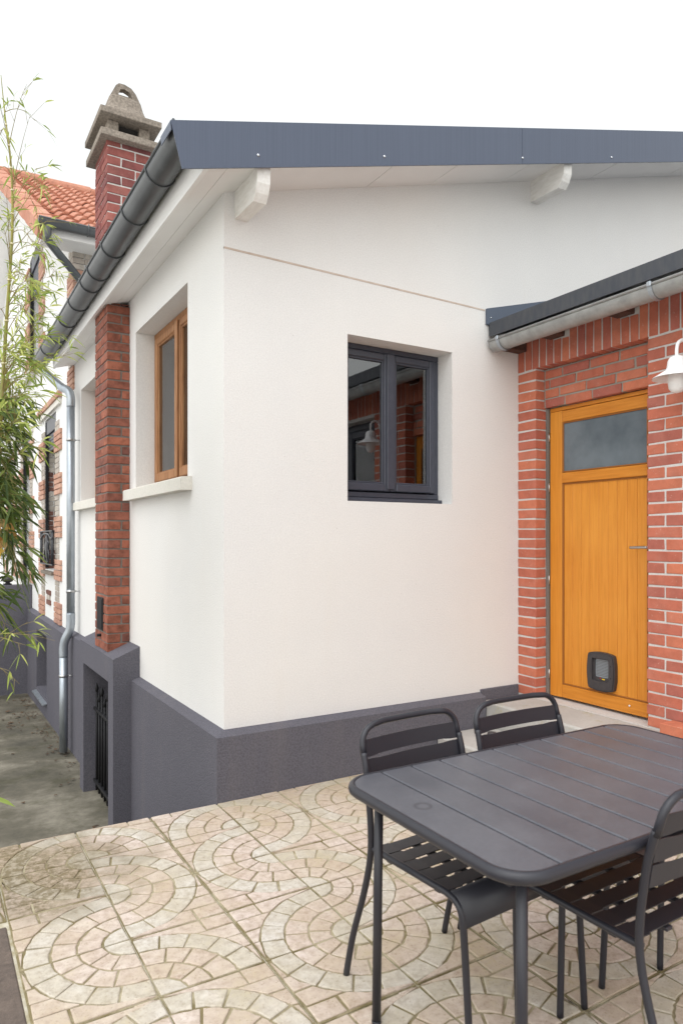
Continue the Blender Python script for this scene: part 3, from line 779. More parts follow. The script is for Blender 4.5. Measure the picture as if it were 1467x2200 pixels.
# door: frame, leaf, boards, glass, ironwork, cat flap
DX = 2.326
MB().box(AX+.101, DX+.05, dy0-.018, dy0+.001, .36, 2.366, .002).build('door_reveal', 'mortar_dark', annex)
door = box('door', 'door_wood_flat', annex, DX+.002, DX+.045, -1.03, -.193, 2.336, 2.362, .003)
box('stile', 'door_wood', door, DX, DX+.04, -.300, -.196, .372, 2.334, .003)
box('stile', 'door_wood', door, DX, DX+.04, -1.03, -.962, .372, 2.334, .003)
box('rail', 'door_wood_flat', door, DX+.0005, DX+.04, -.960, -.3015, 2.255, 2.332, .003)
box('rail', 'door_wood_flat', door, DX-.004, DX+.04, -.960, -.3015, 1.838, 1.908, .004)
box('rail', 'door_wood_flat', door, DX+.0005, DX+.04, -.960, -.3015, .374, .462, .003)
for (a, b, c_, d_) in ((-.312, -.303, 1.910, 2.253), (-.959, -.950, 1.910, 2.253), (-.949, -.313, 2.244, 2.253), (-.949, -.313, 1.910, 1.919),
                      (-.311, -.303, .464, 1.836), (-.959, -.951, .464, 1.836), (-.950, -.312, 1.828, 1.836), (-.950, -.312, .464, .473)):
    box('bead', 'door_bead', door, DX+.002, DX+.03, a, b, c_, d_, .002)
box('glass', 'frosted_glass', door, DX+.010, DX+.018, -.950, -.311, 1.917, 2.247, 0)
nb = 9; bw = (.951-.311)/nb
for i in range(nb):
    box('board', 'door_wood', door, DX+.010, DX+.03, -.311-bw*(i+1)+.0006, -.311-bw*i-.0006, .47, 1.83, .002)
for z in (2.163, 1.813, 1.171, .518):
    MB().tube([(DX-.004, -.1905, z-.03), (DX-.004, -.1905, z+.03)], .006, 8).build('hinge', 'steel', door)
MB().tube([(DX+.01, -.985, 1.405), (DX-.05, -.985, 1.405)], .009, 10).tube(bez([(DX-.05, -.99, 1.405), (DX-.053, -.94, 1.405), (DX-.05, -.875, 1.403)], 5), .0085, 10).build('handle', 'steel', door)
MB().lathe([(0, 0), (.006, 0), (.006, .004), (0, .005)], (0, 0, 0), 10).build('door_stop', 'lamp_white', door)
_o = col.objects[-1]; _o.location = (DX-.001, -.835, .455-.03); _o.rotation_euler = (0, R(-90), 0)
# cat flap: bulged rounded frame with a square opening
fy, fz = -.632, .603
def rsq(h, bul, n=10):
    P = []
    for (ax, ay, bx_, by_) in ((-1, -1, 1, -1), (1, -1, 1, 1), (1, 1, -1, 1), (-1, 1, -1, -1)):
        for i in range(n):
            t = i/n; u = ax+(bx_-ax)*t; v = ay+(by_-ay)*t
            q = bul*math.sin(math.pi*t)
            if ay == by_: v += ay*q
            else: u += ax*q
            L = max(abs(u), abs(v))
            # soften corners
            if abs(u) > .88 and abs(v) > .88: u *= .97; v *= .97
            P.append((u*h, v*h))
    return P
outer = [(fy+u, fz+v*1.16) for u, v in rsq(.098, .10)]
inner = [(fy+u, fz+.012+v*1.12) for u, v in rsq(.064, .02)]
MB().plate([outer, inner], YZ, DX-.018, DX+.012).build('flap_frame', 'black_plastic', door)
o2 = [(fy+(y-fy)*.93, fz+(z-fz)*.93) for y, z in outer]
MB().plate([o2, inner], YZ, DX-.024, DX-.0185).build('flap_frame', 'black_plastic', door)
MB().plate([[(fy+(y-fy)*1.02, fz+.012+(z-fz-.012)*1.02) for y, z in inner], [(fy+(y-fy)*.80, fz+.02+(z-fz-.012)*.80) for y, z in inner]], YZ, DX-.008, DX+.010).build('flap_tunnel', 'black_plastic', door)
MB().plate([[(fy+(y-fy)*.82, fz+.02+(z-fz-.012)*.82) for y, z in inner]], YZ, DX+.000, DX+.004).build('flap_pane', 'flap_pane', door)
for i in range(12):
    box('flap_rib', 'black_plastic', door, DX-.0015, DX-.0005, fy-.047, fy+.047, fz-.028+i*.0095, fz-.026+i*.0095, 0)
box('flap_latch', 'yellow_plastic', door, DX-.010, DX-.002, fy-.026, fy-.002, fz-.052, fz-.045, .002)
box('flap_latch', 'red_plastic', door, DX-.010, DX-.002, fy+.006, fy+.014, fz-.046, fz-.040, .002)
for dz in (-.03, .045): MB().tube([(DX-.0255, fy-.082, fz+dz), (DX-.02, fy-.082, fz+dz)], .004, 8).build('flap_screw', 'black_metal', door)
# second opening: glazed door leaf seen in the window reflection
wn, um = sash_window(annex, 'annex_window', lambda u, d, z: (AX+d, u, z), oy1, oy0, .80, 2.60, 'window_grey', .06, .07, .10)
box('sill', 'step_concrete', annex, AX-.04, AX+.12, oy1-.04, oy0+.04, .735, .797, .006)
MB().add([(AX+.9, -4.7, .3), (AX+.9, 0, .3), (AX+.9, 0, 2.8), (AX+.9, -4.7, 2.8)], [(0, 1, 2, 3)]).build('inner_wall', 'room_grey', annex)
# roof of the annex
asl = math.tan(R(14.9)); rz = lambda x: 2.945+(x-1.925)*asl
MB().prism([(1.935, 2.86), (1.935, rz(1.935)-.004), (6, rz(6)-.004), (6, rz(6)-.1)], XZ, YA-.2, -.004).build('roof', 'annex_metal', annex)
MB().prism([(1.925, 2.848), (1.932, 2.848), (1.932, rz(1.925)), (1.925, rz(1.925))], XZ, YA-.2, -.024).prism([(1.933, rz(1.933)-.002), (2.1, rz(2.1)-.002), (2.1, rz(2.1)+.001), (1.933, rz(1.933)+.001)], XZ, YA-.2, -.024).build('edge_trim', 'annex_metal', annex)
MB().prism([(1.907, 2.935), (1.907, 3.043), (3.2, 3.043+(3.2-1.907)*.265), (3.2, rz(3.2)-.01), (1.95, 2.93)], XZ, -.016, -.002).build('flashing', 'flashing', annex)
MB().lathe([(.0, -.002), (.006, -.002), (.006, .0015), (0, .004)], (0, 0, 0), 10).build('screw', 'screw_metal', annex)
_o = col.objects[-1]; _o.location = (1.945, -.0165, 2.985); _o.rotation_euler = (R(90), 0, 0)
ag = half_gutter('gutter', 'zinc_old', annex, 1.972, .066, YA-.2, -.03, 2.812, 2.812, -1, 14, .009)
seg = [(1.972+.066*math.cos(math.pi+math.pi*i/14), 2.812+.066*math.sin(math.pi+math.pi*i/14)) for i in range(15)]
MB().prism(seg, XZ, -.034, -.028).build('end_cap', 'zinc_old', ag)
for y in (-.12, -1.27, -2.4, -3.5, -4.5):
    P = [(1.972-(.069)*math.cos(a), 2.812-.069*math.sin(a)) for a in [math.pi*i/14 for i in range(15)]]
    Q = [(1.972-(.072)*math.cos(a), 2.812-.072*math.sin(a)) for a in [math.pi*i/14 for i in range(14, -1, -1)]]
    MB().prism(P+Q, XZ, y-.013, y+.013).box(1.892, 1.912, y-.013, y+.013, 2.80, 2.829, .004).build('bracket', 'zinc', ag)
MB().box(2.02, AX, YA, -.02, 2.846, 2.86, 0).build('eave_board', 'soot_wood', annex)

# ------------------------------------------------------------------ steps
st = thing('concrete_steps', 'two pale concrete steps leading up to the orange door', 'steps', (0, 0, 0))
MB().box(1.865, 2.40, -1.31, -.014, -.2, .352, .012).build('landing', 'step_concrete', st)
MB().box(1.425, 1.863, -1.31, -.069, -.2, .192, .014).build('lower_step', 'step_concrete', st)
MB().lathe([(0, 0), (.030, 0), (.030, .035), (.026, .042), (0, .044)], (1.66, -.33, .193), 18).build('rubber_foot', 'black_plastic')
tag(col.objects[-1], 'small black round cap standing on the lower concrete step', 'cap')
ledge = thing('brick_ledge', 'low brick ledge at the foot of the wall beside the door', 'ledge', (0, 0, 0))
MB().box(2.096, 2.205, -2.4, -1.205, PZ-.02, .425, 0).build('core', 'mortar', ledge)
for c in range(6):
    z1 = .436-c*.069; y = -1.20; first = True
    while y > -2.35:
        L = .109 if (c % 2 and first) else .215; first = False
        brick(ledge, 'annex_brick', 2.088, 2.205 if c == 0 else 2.19, y-L, y, z1-.058, z1); y -= L+.011

# ------------------------------------------------------------------ wall lamp
lamp = thing('wall_lamp', 'white swan neck wall lamp with opal glass on the brick wall', 'lamp', (0, 0, 0))
lx, ly = 2.045, -1.335
MB().lathe([(.125, .0), (.122, .004), (.058, .043), (.050, .060), (.046, .092), (.036, .112), (.014, .120), (0, .121)], (lx, ly, 2.318), 32).lathe([(.123, .001), (.056, .037), (.046, .055), (0, .06)], (lx, ly, 2.316), 32).build('shade', 'lamp_white', lamp)
MB().tube(bez([(lx, ly, 2.43), (lx, ly, 2.475), (lx+.012, ly-.002, 2.51), (lx+.05, ly-.004, 2.528), (lx+.09, ly-.006, 2.51), (lx+.11, ly-.007, 2.47), (lx+.13, ly-.008, 2.43), (AX, ly-.008, 2.42)], 6), .0095, 10).build('neck', 'lamp_white', lamp)
MB().lathe([(.044, .0), (.045, -.06), (.040, -.088), (.026, -.108), (0, -.114)], (lx, ly, 2.35), 24).build('opal_glass', 'opal_glass', lamp)
MB().lathe([(0, 0), (.055, 0), (.055, .008), (.035, .016), (0, .018)], (0, 0, 0), 24).build('wall_plate', 'lamp_white', lamp)
_o = col.objects[-1]; _o.location = (AX, ly-.008, 2.42); _o.rotation_euler = (0, R(-90), 0)

# ------------------------------------------------------------------ table
TX, TY, TZ = .266, -2.210, .745
tab = thing('garden_table', 'dark grey metal garden table with slatted top and rounded corners', 'table', (TX, TY, PZ))
hx, hy, rc = .639, .368, .09
def rrect(hx, hy, r, n=8):
    P = []
    for sx, sy, a0 in ((1, 1, 0), (-1, 1, 90), (-1, -1, 180), (1, -1, 270)):
        for k_ in range(n+1):
            a = R(a0+90*k_/n); P.append((sx*(hx-r)+r*math.cos(a), sy*(hy-r)+r*math.sin(a)))
    return P
# rim tube with rounded section
loop = rrect(hx-.013, hy-.013, rc); n = len(loop); V = []; K = 10
for i, (x, y) in enumerate(loop):
    a = loop[i-1]; b = loop[(i+1) % n]; t = Vector((b[0]-a[0], b[1]-a[1], 0)).normalized(); nn = Vector((t.y, -t.x, 0))
    for k_ in range(K):
        an = 2*math.pi*k_/K; V.append((x+nn.x*.013*math.cos(an), y+nn.y*.013*math.cos(an), TZ-PZ-.0155+.0155*math.sin(an)))
MB().add(V, [(i*K+k_, i*K+(k_+1) % K, ((i+1) % n)*K+(k_+1) % K, ((i+1) % n)*K+k_) for i in range(n) for k_ in range(K)], True).build('rim', 'coated_metal', tab)
# slats cut to the rounded outline
inn = (hx-.016, hy-.016, rc-.004)
pitch = .1128; xs0 = -.2205-TX
cuts = [xs0+pitch*i for i in range(-1, 12)]
def half_at(x):
    ax = abs(x); hx_, hy_, r_ = inn
    if ax <= hx_-r_: return hy_
    d = min(ax-(hx_-r_), r_); return hy_-r_+math.sqrt(max(r_*r_-d*d, 0))
edges = [-inn[0]]+[c for c in cuts if -inn[0]+.03 < c < inn[0]-.03]+[inn[0]]
for a, b in zip(edges[:-1], edges[1:]):
    a2, b2 = a+(.003 if a > -inn[0] else 0), b-(.003 if b < inn[0] else 0)
    N = 10; xs_ = [a2+(b2-a2)*i/N for i in range(N+1)]
    poly = [(x, -half_at(x)) for x in xs_]+[(x, half_at(x)) for x in xs_[::-1]]
    m = MB(); zt = TZ-PZ-.002
    cxm = (a2+b2)/2
    ins = lambda p, d: (p[0]+(d if p[0] < cxm else -d), p[1]*(1-d/inn[1]))
    nP = len(poly)
    V = [(p[0], p[1], zt-.012) for p in poly]+[(p[0], p[1], zt-.003) for p in poly]+[(*ins(p, .004), zt) for p in poly]
    F = [tuple(2*nP+i for i in range(nP))]+[(q*nP+i, q*nP+(i+1) % nP, (q+1)*nP+(i+1) % nP, (q+1)*nP+i) for q in (0, 1) for i in range(nP)]
    m.add(V, F).build('slat', 'table_slat', tab, fix=False)
MB().box(-hx+.05, hx-.05, -hy+.05, hy-.05, TZ-PZ-.0155, TZ-PZ-.0145, 0).build('under_sheet', 'coated_metal', tab)
MB().box(-hx+.03, hx-.03, -hy+.05, -hy+.075, .672, TZ-PZ-.016, .002).box(-hx+.03, hx-.03, hy-.075, hy-.05, .672, TZ-PZ-.016, .002).box(-.02, .02, -hy+.075, hy-.075, .68, TZ-PZ-.016, .002).build('under_frame', 'coated_metal', tab)
for sx in (-1, 1):
    for sy in (-1, 1):
        MB().tube([(sx*.539, sy*.284, TZ-PZ-.018), (sx*.545, sy*.289, .008)], .0134, 14).tube([(sx*.545, sy*.289, .009), (sx*.545, sy*.289, 0)], .0141, 14).build('leg', 'coated_metal', tab)

# ------------------------------------------------------------------ chairs
def make_chair(label):
    t = thing('garden_chair', label, 'chair', group='chairs at the garden table')
    W = .205
    prof_z = [(.018, 0), (.018, .13)]
    for s in (-1, 1):
        # rear leg running up into the back post and over the top is one bent tube: build halves
        leg = bez([(s*(W+.012), .325, .0), (s*(W+.011), .29, .14), (s*(W+.008), .235, .30), (s*(W+.006), .205, .42), (s*(W+.005), .203, .52), (s*(W+.004), .222, .66), (s*(W+.002), .243, .74)], 5)
        MB().tube(leg, .0105, 10).build('leg', 'coated_metal', t)
        fl = bez([(s*W, .205, .454), (s*W, .12, .453), (s*W, -.06, .453), (s*W, -.135, .452), (s*W, -.172, .440), (s*W, -.19, .411), (s*(W-.002), -.196, .34), (s*(W-.012), -.20, .15), (s*(W-.020), -.203, 0)], 5)
        MB().tube(fl, .0102, 10).build('leg', 'coated_metal', t)
    top = [(s_*.0, 0, 0) for s_ in ()]
    R_ = .065; pts = [(-(W+.0022), .2425, .728)]
    for i in range(7):
        a = math.pi-math.pi/2*i/6; pts.append((-(W)+R_+R_*math.cos(a), .252+.012*math.sin(math.pi*(.0+.5*(i/6))), .762+R_*math.sin(a)*.9))
    N = 8
    for i in range(1, N):
        x = -(W-R_)+2*(W-R_)*i/N; pts.append((x, .264+.016*math.cos(x/(W)*1.3), .8205))
    pts += [(-x, y, z) for x, y, z in pts[:8][::-1]]
    MB().tube(pts, .0105, 10).build('back_rail', 'coated_metal', t)
    # back slats: curved plates with stepped slots
    def bslat(z0, z1):
        m = MB(); N = 12; V = []
        for i in range(N+1):
            x = -W+2*W*i/N; e = abs(x) > W-.035
            d = .016*math.cos(x/W*1.45)
            for z in ((z0-.0035, z1+(.0035 if z1 < .77 else 0)) if abs(x) > W-.045 else (z0, z1)):
                yb = .203+(z-.5)*.17
                V += [(x, yb+d-.0015, z), (x, yb+d+.0015, z)]
        F = []
        for i in range(N):
            o = i*4; p = o+4
            F += [(o, p, p+2, o+2), (o+1, o+3, p+3, p+1), (o, o+1, p+1, p), (o+2, p+2, p+3, o+3)]
        F += [(0, 2, 3, 1), (N*4, N*4+1, N*4+3, N*4+2)]
        m.add(V, F).build('back_slat', 'coated_metal', t)
    bslat(.727, .777); bslat(.664, .714); bslat(.601, .651)
    # seat slats with stepped ends, the front one rolled over
    ys = [.185, .118, .052, -.014, -.080]
    for y1 in ys:
        y0 = y1-.053
        p = [(-W, y0-.0045), (-W+.055, y0-.0045), (-W+.055, y0), (W-.055, y0), (W-.055, y0-.0045), (W, y0-.0045), (W, y1+.0045), (W-.055, y1+.0045), (W-.055, y1), (-W+.055, y1), (-W+.055, y1+.0045), (-W, y1+.0045)]
        MB().prism(p, lambda u, v, w_: (u, v, w_-.006*math.cos(u/W*1.3)), .4605, .4635).build('seat_slat', 'coated_metal', t)
    cur = [(-.145, .4620), (-.165, .4590), (-.182, .4490), (-.194, .4320), (-.201, .4080), (-.203, .3850)]
    m = MB(); V = []
    for y, z in cur: V += [(-W, y, z), (W, y, z)]
    for y, z in cur: V += [(-W, y+.002, z-.003), (W, y+.002, z-.003)]
    nC = len(cur); F = [(2*i, 2*i+1, 2*i+3, 2*i+2) for i in range(nC-1)]+[(2*nC+2*i, 2*nC+2*i+2, 2*nC+2*i+3, 2*nC+2*i+1) for i in range(nC-1)]
    F += [(0, 2*nC, 2*nC+1, 1), (2*nC-2, 2*nC-1, 4*nC-1, 4*nC-2)]+[(2*i, 2*i+2, 2*nC+2*i+2, 2*nC+2*i) for i in range(nC-1)]+[(2*i+1, 2*nC+2*i+1, 2*nC+2*i+3, 2*i+3) for i in range(nC-1)]
    m.add(V, F, True).build('seat_front', 'coated_metal', t)
    for x in (-.07, .07): box('seat_brace', 'coated_metal', t, x-.012, x+.012, -.15, .19, .441, .452, .002)
    for x in (-W+.012, W-.012):
        for y in (.12, -.09): box('clip', 'coated_metal', t, x-.012, x+.012, y-.012, y+.012, .436, .452, .002)
    return t
def copy_tree(o):
    c = o.copy(); col.objects.link(c)
    for ch_ in [x for x in bpy.data.objects if x.parent == o]:
        d = ch_.copy(); col.objects.link(d); d.parent = c
    return c
c1 = make_chair('dark metal chair with slatted seat tucked under the left end of the table')
c2 = copy_tree(c1); c2['label'] = 'dark metal chair whose back stands before the concrete steps'
c3 = copy_tree(c1); c3['label'] = 'dark metal chair nearest the camera at the right edge, seen from behind'
c1.location = (.003, -1.990, PZ); c1.rotation_euler = (0, 0, R(4.1))
c2.location = (.479, -1.985, PZ); c2.rotation_euler = (0, 0, R(.5))
c3.location = (.2405, -2.3605, PZ); c3.rotation_euler = (0, 0, R(181.5))

# ------------------------------------------------------------------ old house behind
old = thing('old_house', 'older white house behind with orange tiled roof and brick window surrounds', 'house', (0, 0, 0))
OY0, OY1 = 4.425, 14.8
RY = 9.6; ez = 4.75; rs = .55
oz = lambda y: ez+rs*(y-4.15) if y < RY else ez+rs*(RY-4.15)-rs*(y-RY)
ops = [(5.66, 6.55, 1.06, 3.06), (8.08, 8.98, .30, 3.06), (10.4, 11.3, 1.06, 3.06), (7.0, 8.1, 4.02, 5.75)]
fac = MB().plate([[(OY0, -1.0), (OY1, -1.0), (OY1, oz(OY1)-.05), (RY, oz(RY)-.05), (OY0, oz(OY0)-.05)]]+[rect(a, b, c, d) for a, b, c, d in ops]+[rect(5.93, 6.85, -.585, .22)], YZ, .0, .25)
fac.build('wall', 'facade_render', old)
MB().box(.25, 7, OY0+.002, OY0+.25, .5, oz(OY0)-.1, 0).build('wall', 'facade_render', old)
MB().plate([[(4.44, -1.0), (7.84, -1.0), (7.84, .379), (4.44, .379)], rect(5.93, 6.85, -.585, .22)], YZ, -.07, -.001).build('plinth', 'dark_render', old)
MB().prism([(-.07, .395), (.0, .425), (.0, .38), (-.07, .38)], XZ, 4.44, 7.84).build('plinth', 'dark_render', old)
# basement window with bars and zinc sill
MB().box(-.068, .149, 6.842, 6.849, -.58, .219, 0).box(-.068, .149, 5.932, 6.841, .212, .2195, 0).box(-.068, .149, 5.931, 5.938, -.575, .211, 0).box(-.06, .149, 5.931, 6.849, -.584, -.576, 0).build('basement_lining', 'dark_render', old)
bwn = box('basement_window', 'dark_room', old, .15, .17, 5.93, 6.85, -.585, .22, 0)
for i in range(7): MB().tube([(.06, 6.0+i*.13, -.58), (.06, 6.0+i*.13, .06)], .012, 8).build('bar', 'black_metal', bwn)
box('frame', 'dark_render', bwn, .05, .14, 5.95, 6.83, .08, .21, .004)
MB().prism([(-.125, -.655), (-.125, -.64), (.14, -.583), (.14, -.60)], XZ, 5.90, 6.89).build('sill', 'zinc', bwn)
# brick surrounds
cp = .0656
def surround(y0, y1, z0, z1, wide=.46, slim=.27, full=True):
    n_ = int((z1-z0)/cp)
    for c in range(n_):
        za = z0+c*cp; zb = za+cp-.009; pink = (c//4) % 2 == 0
        wd = wide if pink else slim; pr = -.026 if pink else -.012
        mt = 'pink_brick' if pink else 'pale_brick'
        L1 = wd*(.5 if c % 2 else .62) if pink else wd*(.55 if c % 2 else .75)
        for s_, yj in ((-1, y0), (1, y1)):
            a, b = yj, yj+s_*(L1-.005); brick(old, mt, pr, .06, min(a, b), max(a, b), za, zb)
            a, b = yj+s_*(L1+.005), yj+s_*wd; brick(old, mt, pr, .06, min(a, b), max(a, b), za, zb)
surround(5.66, 6.55, .43, 2.98)
def reveal_bricks(yf, z0, z1, depth=.24):
    m1 = MB(); m2 = MB()
    for c in range(int((z1-z0)/cp)):
        za = z0+c*cp; zb = za+cp-.009; dk = (c//4) % 2 == 0
        for a, b in (((.0, .10), (.11, depth)) if c % 2 else ((.0, .15), (.16, depth))):
            brick(old, 'dark_brick' if dk else 'pale_brick', a+.002, b, yf-.012, yf+.05, za, zb)
reveal_bricks(6.55, 1.06, 2.72)
rest = {'pink_brick': MB(), 'pale_brick': MB()}
for (y0, y1, z0, z1) in ((8.08, 8.98, .8, 2.98), (10.4, 11.3, .8, 2.98), (7.0, 8.1, 4.02, 5.7)):
    for c in range(int((z1-z0)/cp)):
        za = z0+c*cp; zb = za+cp-.009; pink = (c//4) % 2 == 0; wd = .46 if pink else .27
        for s_, yj in ((-1, y0), (1, y1)):
            a, b = yj, yj+s_*(wd/2-.005); rest['pink_brick' if pink else 'pale_brick'].box(-.026 if pink else -.012, .06, a, b, za, zb, .003)
            a, b = yj+s_*(wd/2+.005), yj+s_*wd; rest['pink_brick' if pink else 'pale_brick'].box(-.026 if pink else -.012, .06, a, b, za, zb, .003)
for q, m in rest.items(): tag(m.build('bricks', q, old), kind='stuff')
def arch_band(y0, y1, z):
    n_ = 18
    MB().prism([(-.035, z), (.0, z), (.0, z+.075), (-.03, z+.075)], XZ, y0-.42, y1+.42).build('lintel', 'stone', old)
    for i in range(n_):
        a = y0-.45+(y1-y0+.90)*i/n_; brick(old, 'pink_brick', -.05, .02, a, a+(y1-y0+.9)/n_-.008, z+.08, z+.145)
arch_band(5.66, 6.55, 3.08)
MB().prism([(-.05, 3.08), (.0, 3.08), (.0, 3.16), (-.05, 3.16)], XZ, 7.7, 11.8).build('lintel', 'stone', old)
# quoins at the near corner, both faces
for c in range(26):
    za = 3.10+c*cp; zb = za+cp-.009
    if zb > 4.70: break
    pink = (c//4) % 2 == 0; wd = .34 if pink else .24
    mt = 'pink_brick' if pink else 'pale_brick'
    brick(old, mt, -.02, .10, OY0-.018, OY0+wd, za, zb)
    for q in range(3):
        a = .11+q*.225-(0.11 if c % 2 else 0); a = max(a, .105)
        brick(old, 'pale_brick', a, .11+(q+1)*.225-(.11 if c % 2 else 0)-.01, OY0-.016, OY0+.05, za, zb)
# window furniture
def old_window(y0, y1, z0, z1, shut):
    wdw = box('old_window', 'window_grey', old, .20, .24, y0, y1, z0, z1, 0)
    box('pane', 'pane_glass', wdw, .185, .19, y0+.08, y1-.08, z0+.1, z1-.1, 0)
    box('guide', 'black_metal', wdw, .0, .04, y1-.035, y1-.001, z0+.02, z1-.02, .002)
    box('shutter_box', 'window_grey', wdw, .01, .2, y0+.002, y1-.04, z1-.20, z1-.02, .004)
    for i in range(shut): box('shutter_slat', 'window_grey', wdw, .035, .05, y0+.002, y1-.04, z1-.245-i*.045, z1-.205-i*.045, .004)
    return wdw
for (y0, y1, z0, z1), s_ in zip(ops, (5, 0, 5, 8)): old_window(y0, y1, z0, z1, s_)
MB().prism([(-.055, 1.005), (.20, 1.03), (.20, 1.06), (-.055, 1.045)], XZ, 5.66, 6.55).build('sill', 'concrete_cap', old)
MB().prism([(-.09, 3.87), (.1, 3.89), (.1, 3.99), (-.09, 3.96)], XZ, 6.75, 8.35).build('sill', 'stone', old)
for i in range(14): brick(old, 'pink_brick', -.06, .02, 6.78+i*.112, 6.88+i*.112, 3.995, 4.06)
# cross ornament in brick
for za, zb, mt, e in ((.735, .79, 'dark_brick', 0), (.67, .73, 'pale_brick', .045), (.605, .665, 'dark_brick', 0)): brick(old, mt, -.02, .02, 6.03+e, 6.34-e, za, zb)
# balconies
def balcony(y0, y1, z0=1.13, z1=1.57):
    x = -.045
    b = MB().box(x-.016, x+.016, y0, y1, z1-.016, z1, .003).build('balcony', 'ironwork', old)
    MB().box(x-.014, x+.014, y0, y1, z0, z0+.016, .003).build('rail', 'ironwork', b)
    ym_ = (y0+y1)/2
    for y in (y0+.02, y0+.10, y1-.10, y1-.02): MB().tube([(x, y, z0), (x, y, z1)], .014, 8).build('post', 'ironwork', b)
    MB().tube(bez([(x-.01, y0+.0, z1-.10), (x-.01, y0+.15, z1-.09), (x-.01, y0+.3, z1-.05), (x-.01, ym_, z1-.04), (x-.01, y1-.3, z1-.05), (x-.01, y1-.15, z1-.09), (x-.01, y1, z1-.10)], 5), .012, 8).build('scroll', 'ironwork', b)
    # urn medallion
    MB().lathe([(0, 0), (.03, .01), (.02, .05), (.06, .12), (.10, .2), (.085, .25), (.05, .28), (.07, .31), (.03, .35), (0, .37)], (0, 0, 0), 14).build('medallion', 'ironwork', b)
    o_ = col.objects[-1]; o_.location = (x, ym_, z0+.03); o_.scale = (.22, 1.0, 1)
    for s_ in (-1, 1):
        MB().tube(bez([(x, ym_+s_*.03, z0+.03), (x, ym_+s_*.16, z0+.05), (x, ym_+s_*.20, z0+.13), (x, ym_+s_*.14, z0+.20), (x, ym_+s_*.19, z0+.28), (x, ym_+s_*.11, z0+.31), (x, ym_+s_*.04, z0+.38)], 5), .011, 8).build('scroll', 'ironwork', b)
balcony(5.58, 6.63); balcony(10.3, 11.4)
# roof of the old house: deck, eave, tiles, verge, gutter
MB().prism([(4.12, ez-.06), (RY, oz(RY)-.06), (OY1+.3, oz(OY1+.3)-.06), (OY1+.3, oz(OY1+.3)-.12), (RY, oz(RY)-.14), (4.12, ez-.12)], YZ, -.36, 7).build('roof', 'white_paint', old)
roof2 = col.objects[-1]
MB().prism([(4.10, ez-.16), (4.13, ez-.16), (4.13, ez-.02), (4.10, ez-.02)], YZ, -.36, 7).build('fascia_board', 'white_paint', old)
MB().prism([(4.13, ez-.155), (OY0+.02, ez-.155), (OY0+.02, ez-.13), (4.13, ez-.13)], YZ, -.36, 7).build('soffit_board', 'facade_render', old)
def tile_mesh(wd, ln):
    m = MB(); N = 10; V = []
    for (t, lift) in ((0, .0), (ln, .0)):
        for i in range(N+1):
            u = i/N; h = .045*max(0, math.sin(math.pi*min(u/.55, 1)))+.004*math.sin(math.pi*u)
            V.append((wd*u, t, h+(.034 if t == 0 else 0)))
    for (t) in (0, ln):
        for i in range(N+1):
            u = i/N; h = .045*max(0, math.sin(math.pi*min(u/.55, 1)))+.004*math.sin(math.pi*u)
            V.append((wd*u, t, h-.022+(.034 if t == 0 else 0)))
    n = N+1
    F = [(i, i+1, n+i+1, n+i) for i in range(N)]+[(2*n+i, 2*n+i+1, i+1, i) for i in range(N)]+[(0, n, 3*n, 2*n), (n-1, 3*n-1, 4*n-1, 2*n-1)]
    m.add(V, F, True)
    me = bpy.data.meshes.new('tile'); me.from_pydata(m.v, [], m.f); me.materials.append(M['roof_tile'])
    bm = bmesh.new(); bm.from_mesh(me); bmesh.ops.recalc_face_normals(bm, faces=bm.faces); bm.to_mesh(me); bm.free(); return me
tm = tile_mesh(.225, .42); ang = math.atan(rs); gauge = .352
nrow = int((RY-4.10)/math.cos(ang)/gauge)
for r_ in range(nrow+1):
    d = r_*gauge; y = 4.07+d*math.cos(ang); zz = ez-.045+(y-4.15)*rs
    for q in range(15):
        piece('tile', tm, roof2, (-.30+q*.222+(.0 if r_ % 2 == 0 else .0)+random.uniform(-.004, .004), y, zz+random.uniform(0, .004)), (1, 1, 1), (ang, random.uniform(-.012, .012), 0))
# verge tiles hanging over the gable and ridge tiles
vm = MB().prism([(-.055, -.13), (.02, -.15), (.03, .03), (.10, .055), (.10, .075), (-.02, .06), (-.055, .02)], lambda u, v, w_: (u, w_, v), 0, .40)
vme = bpy.data.meshes.new('verge_tile'); vme.from_pydata(vm.v, [], vm.f); vme.materials.append(M['roof_tile'])
for r_ in range(nrow+1):
    d = r_*gauge; y = 4.06+d*math.cos(ang); zz = ez-.03+(y-4.15)*rs
    piece('verge_tile', vme, roof2, (-.36, y, zz+.01*(r_ % 2)), (1, 1, 1), (ang, 0, 0))
rme = MB().tube([(0, 0, 0), (.40, 0, 0)], .11, 14)
rmesh = bpy.data.meshes.new('ridge_tile'); rmesh.from_pydata(rme.v, [], rme.f); rmesh.materials.append(M['roof_tile'])
for i in range(12): piece('ridge_tile', rmesh, roof2, (-.38+i*.385, RY, oz(RY)-.03+.012*(i % 2)), (1, 1, 1), (0, R(-1.5), 0))
og = MB()
SG = 12; V = []
for x in (-.42, 7):
    for k_ in range(SG+1):
        a = math.pi+math.pi*k_/SG; V.append((x, 4.03+.07*math.cos(a), ez-.04+.07*math.sin(a)))
og.add(V, [(i, i+1, SG+2+i, SG+1+i) for i in range(SG)], True).tube([(-.42, 3.96, ez-.038), (7, 3.96, ez-.038)], .009, 8)
og.add(V[:SG+1], [tuple(range(SG+1))])
og = og.build('gutter', 'gutter_dark', old)
MB().tube([(.06, 3.955, ez-.02), (.06, 3.952, ez-.06), (.06, 3.975, ez-.10), (.06, 4.03, ez-.116)], .008, 6).build('bracket', 'gutter_dark', og)
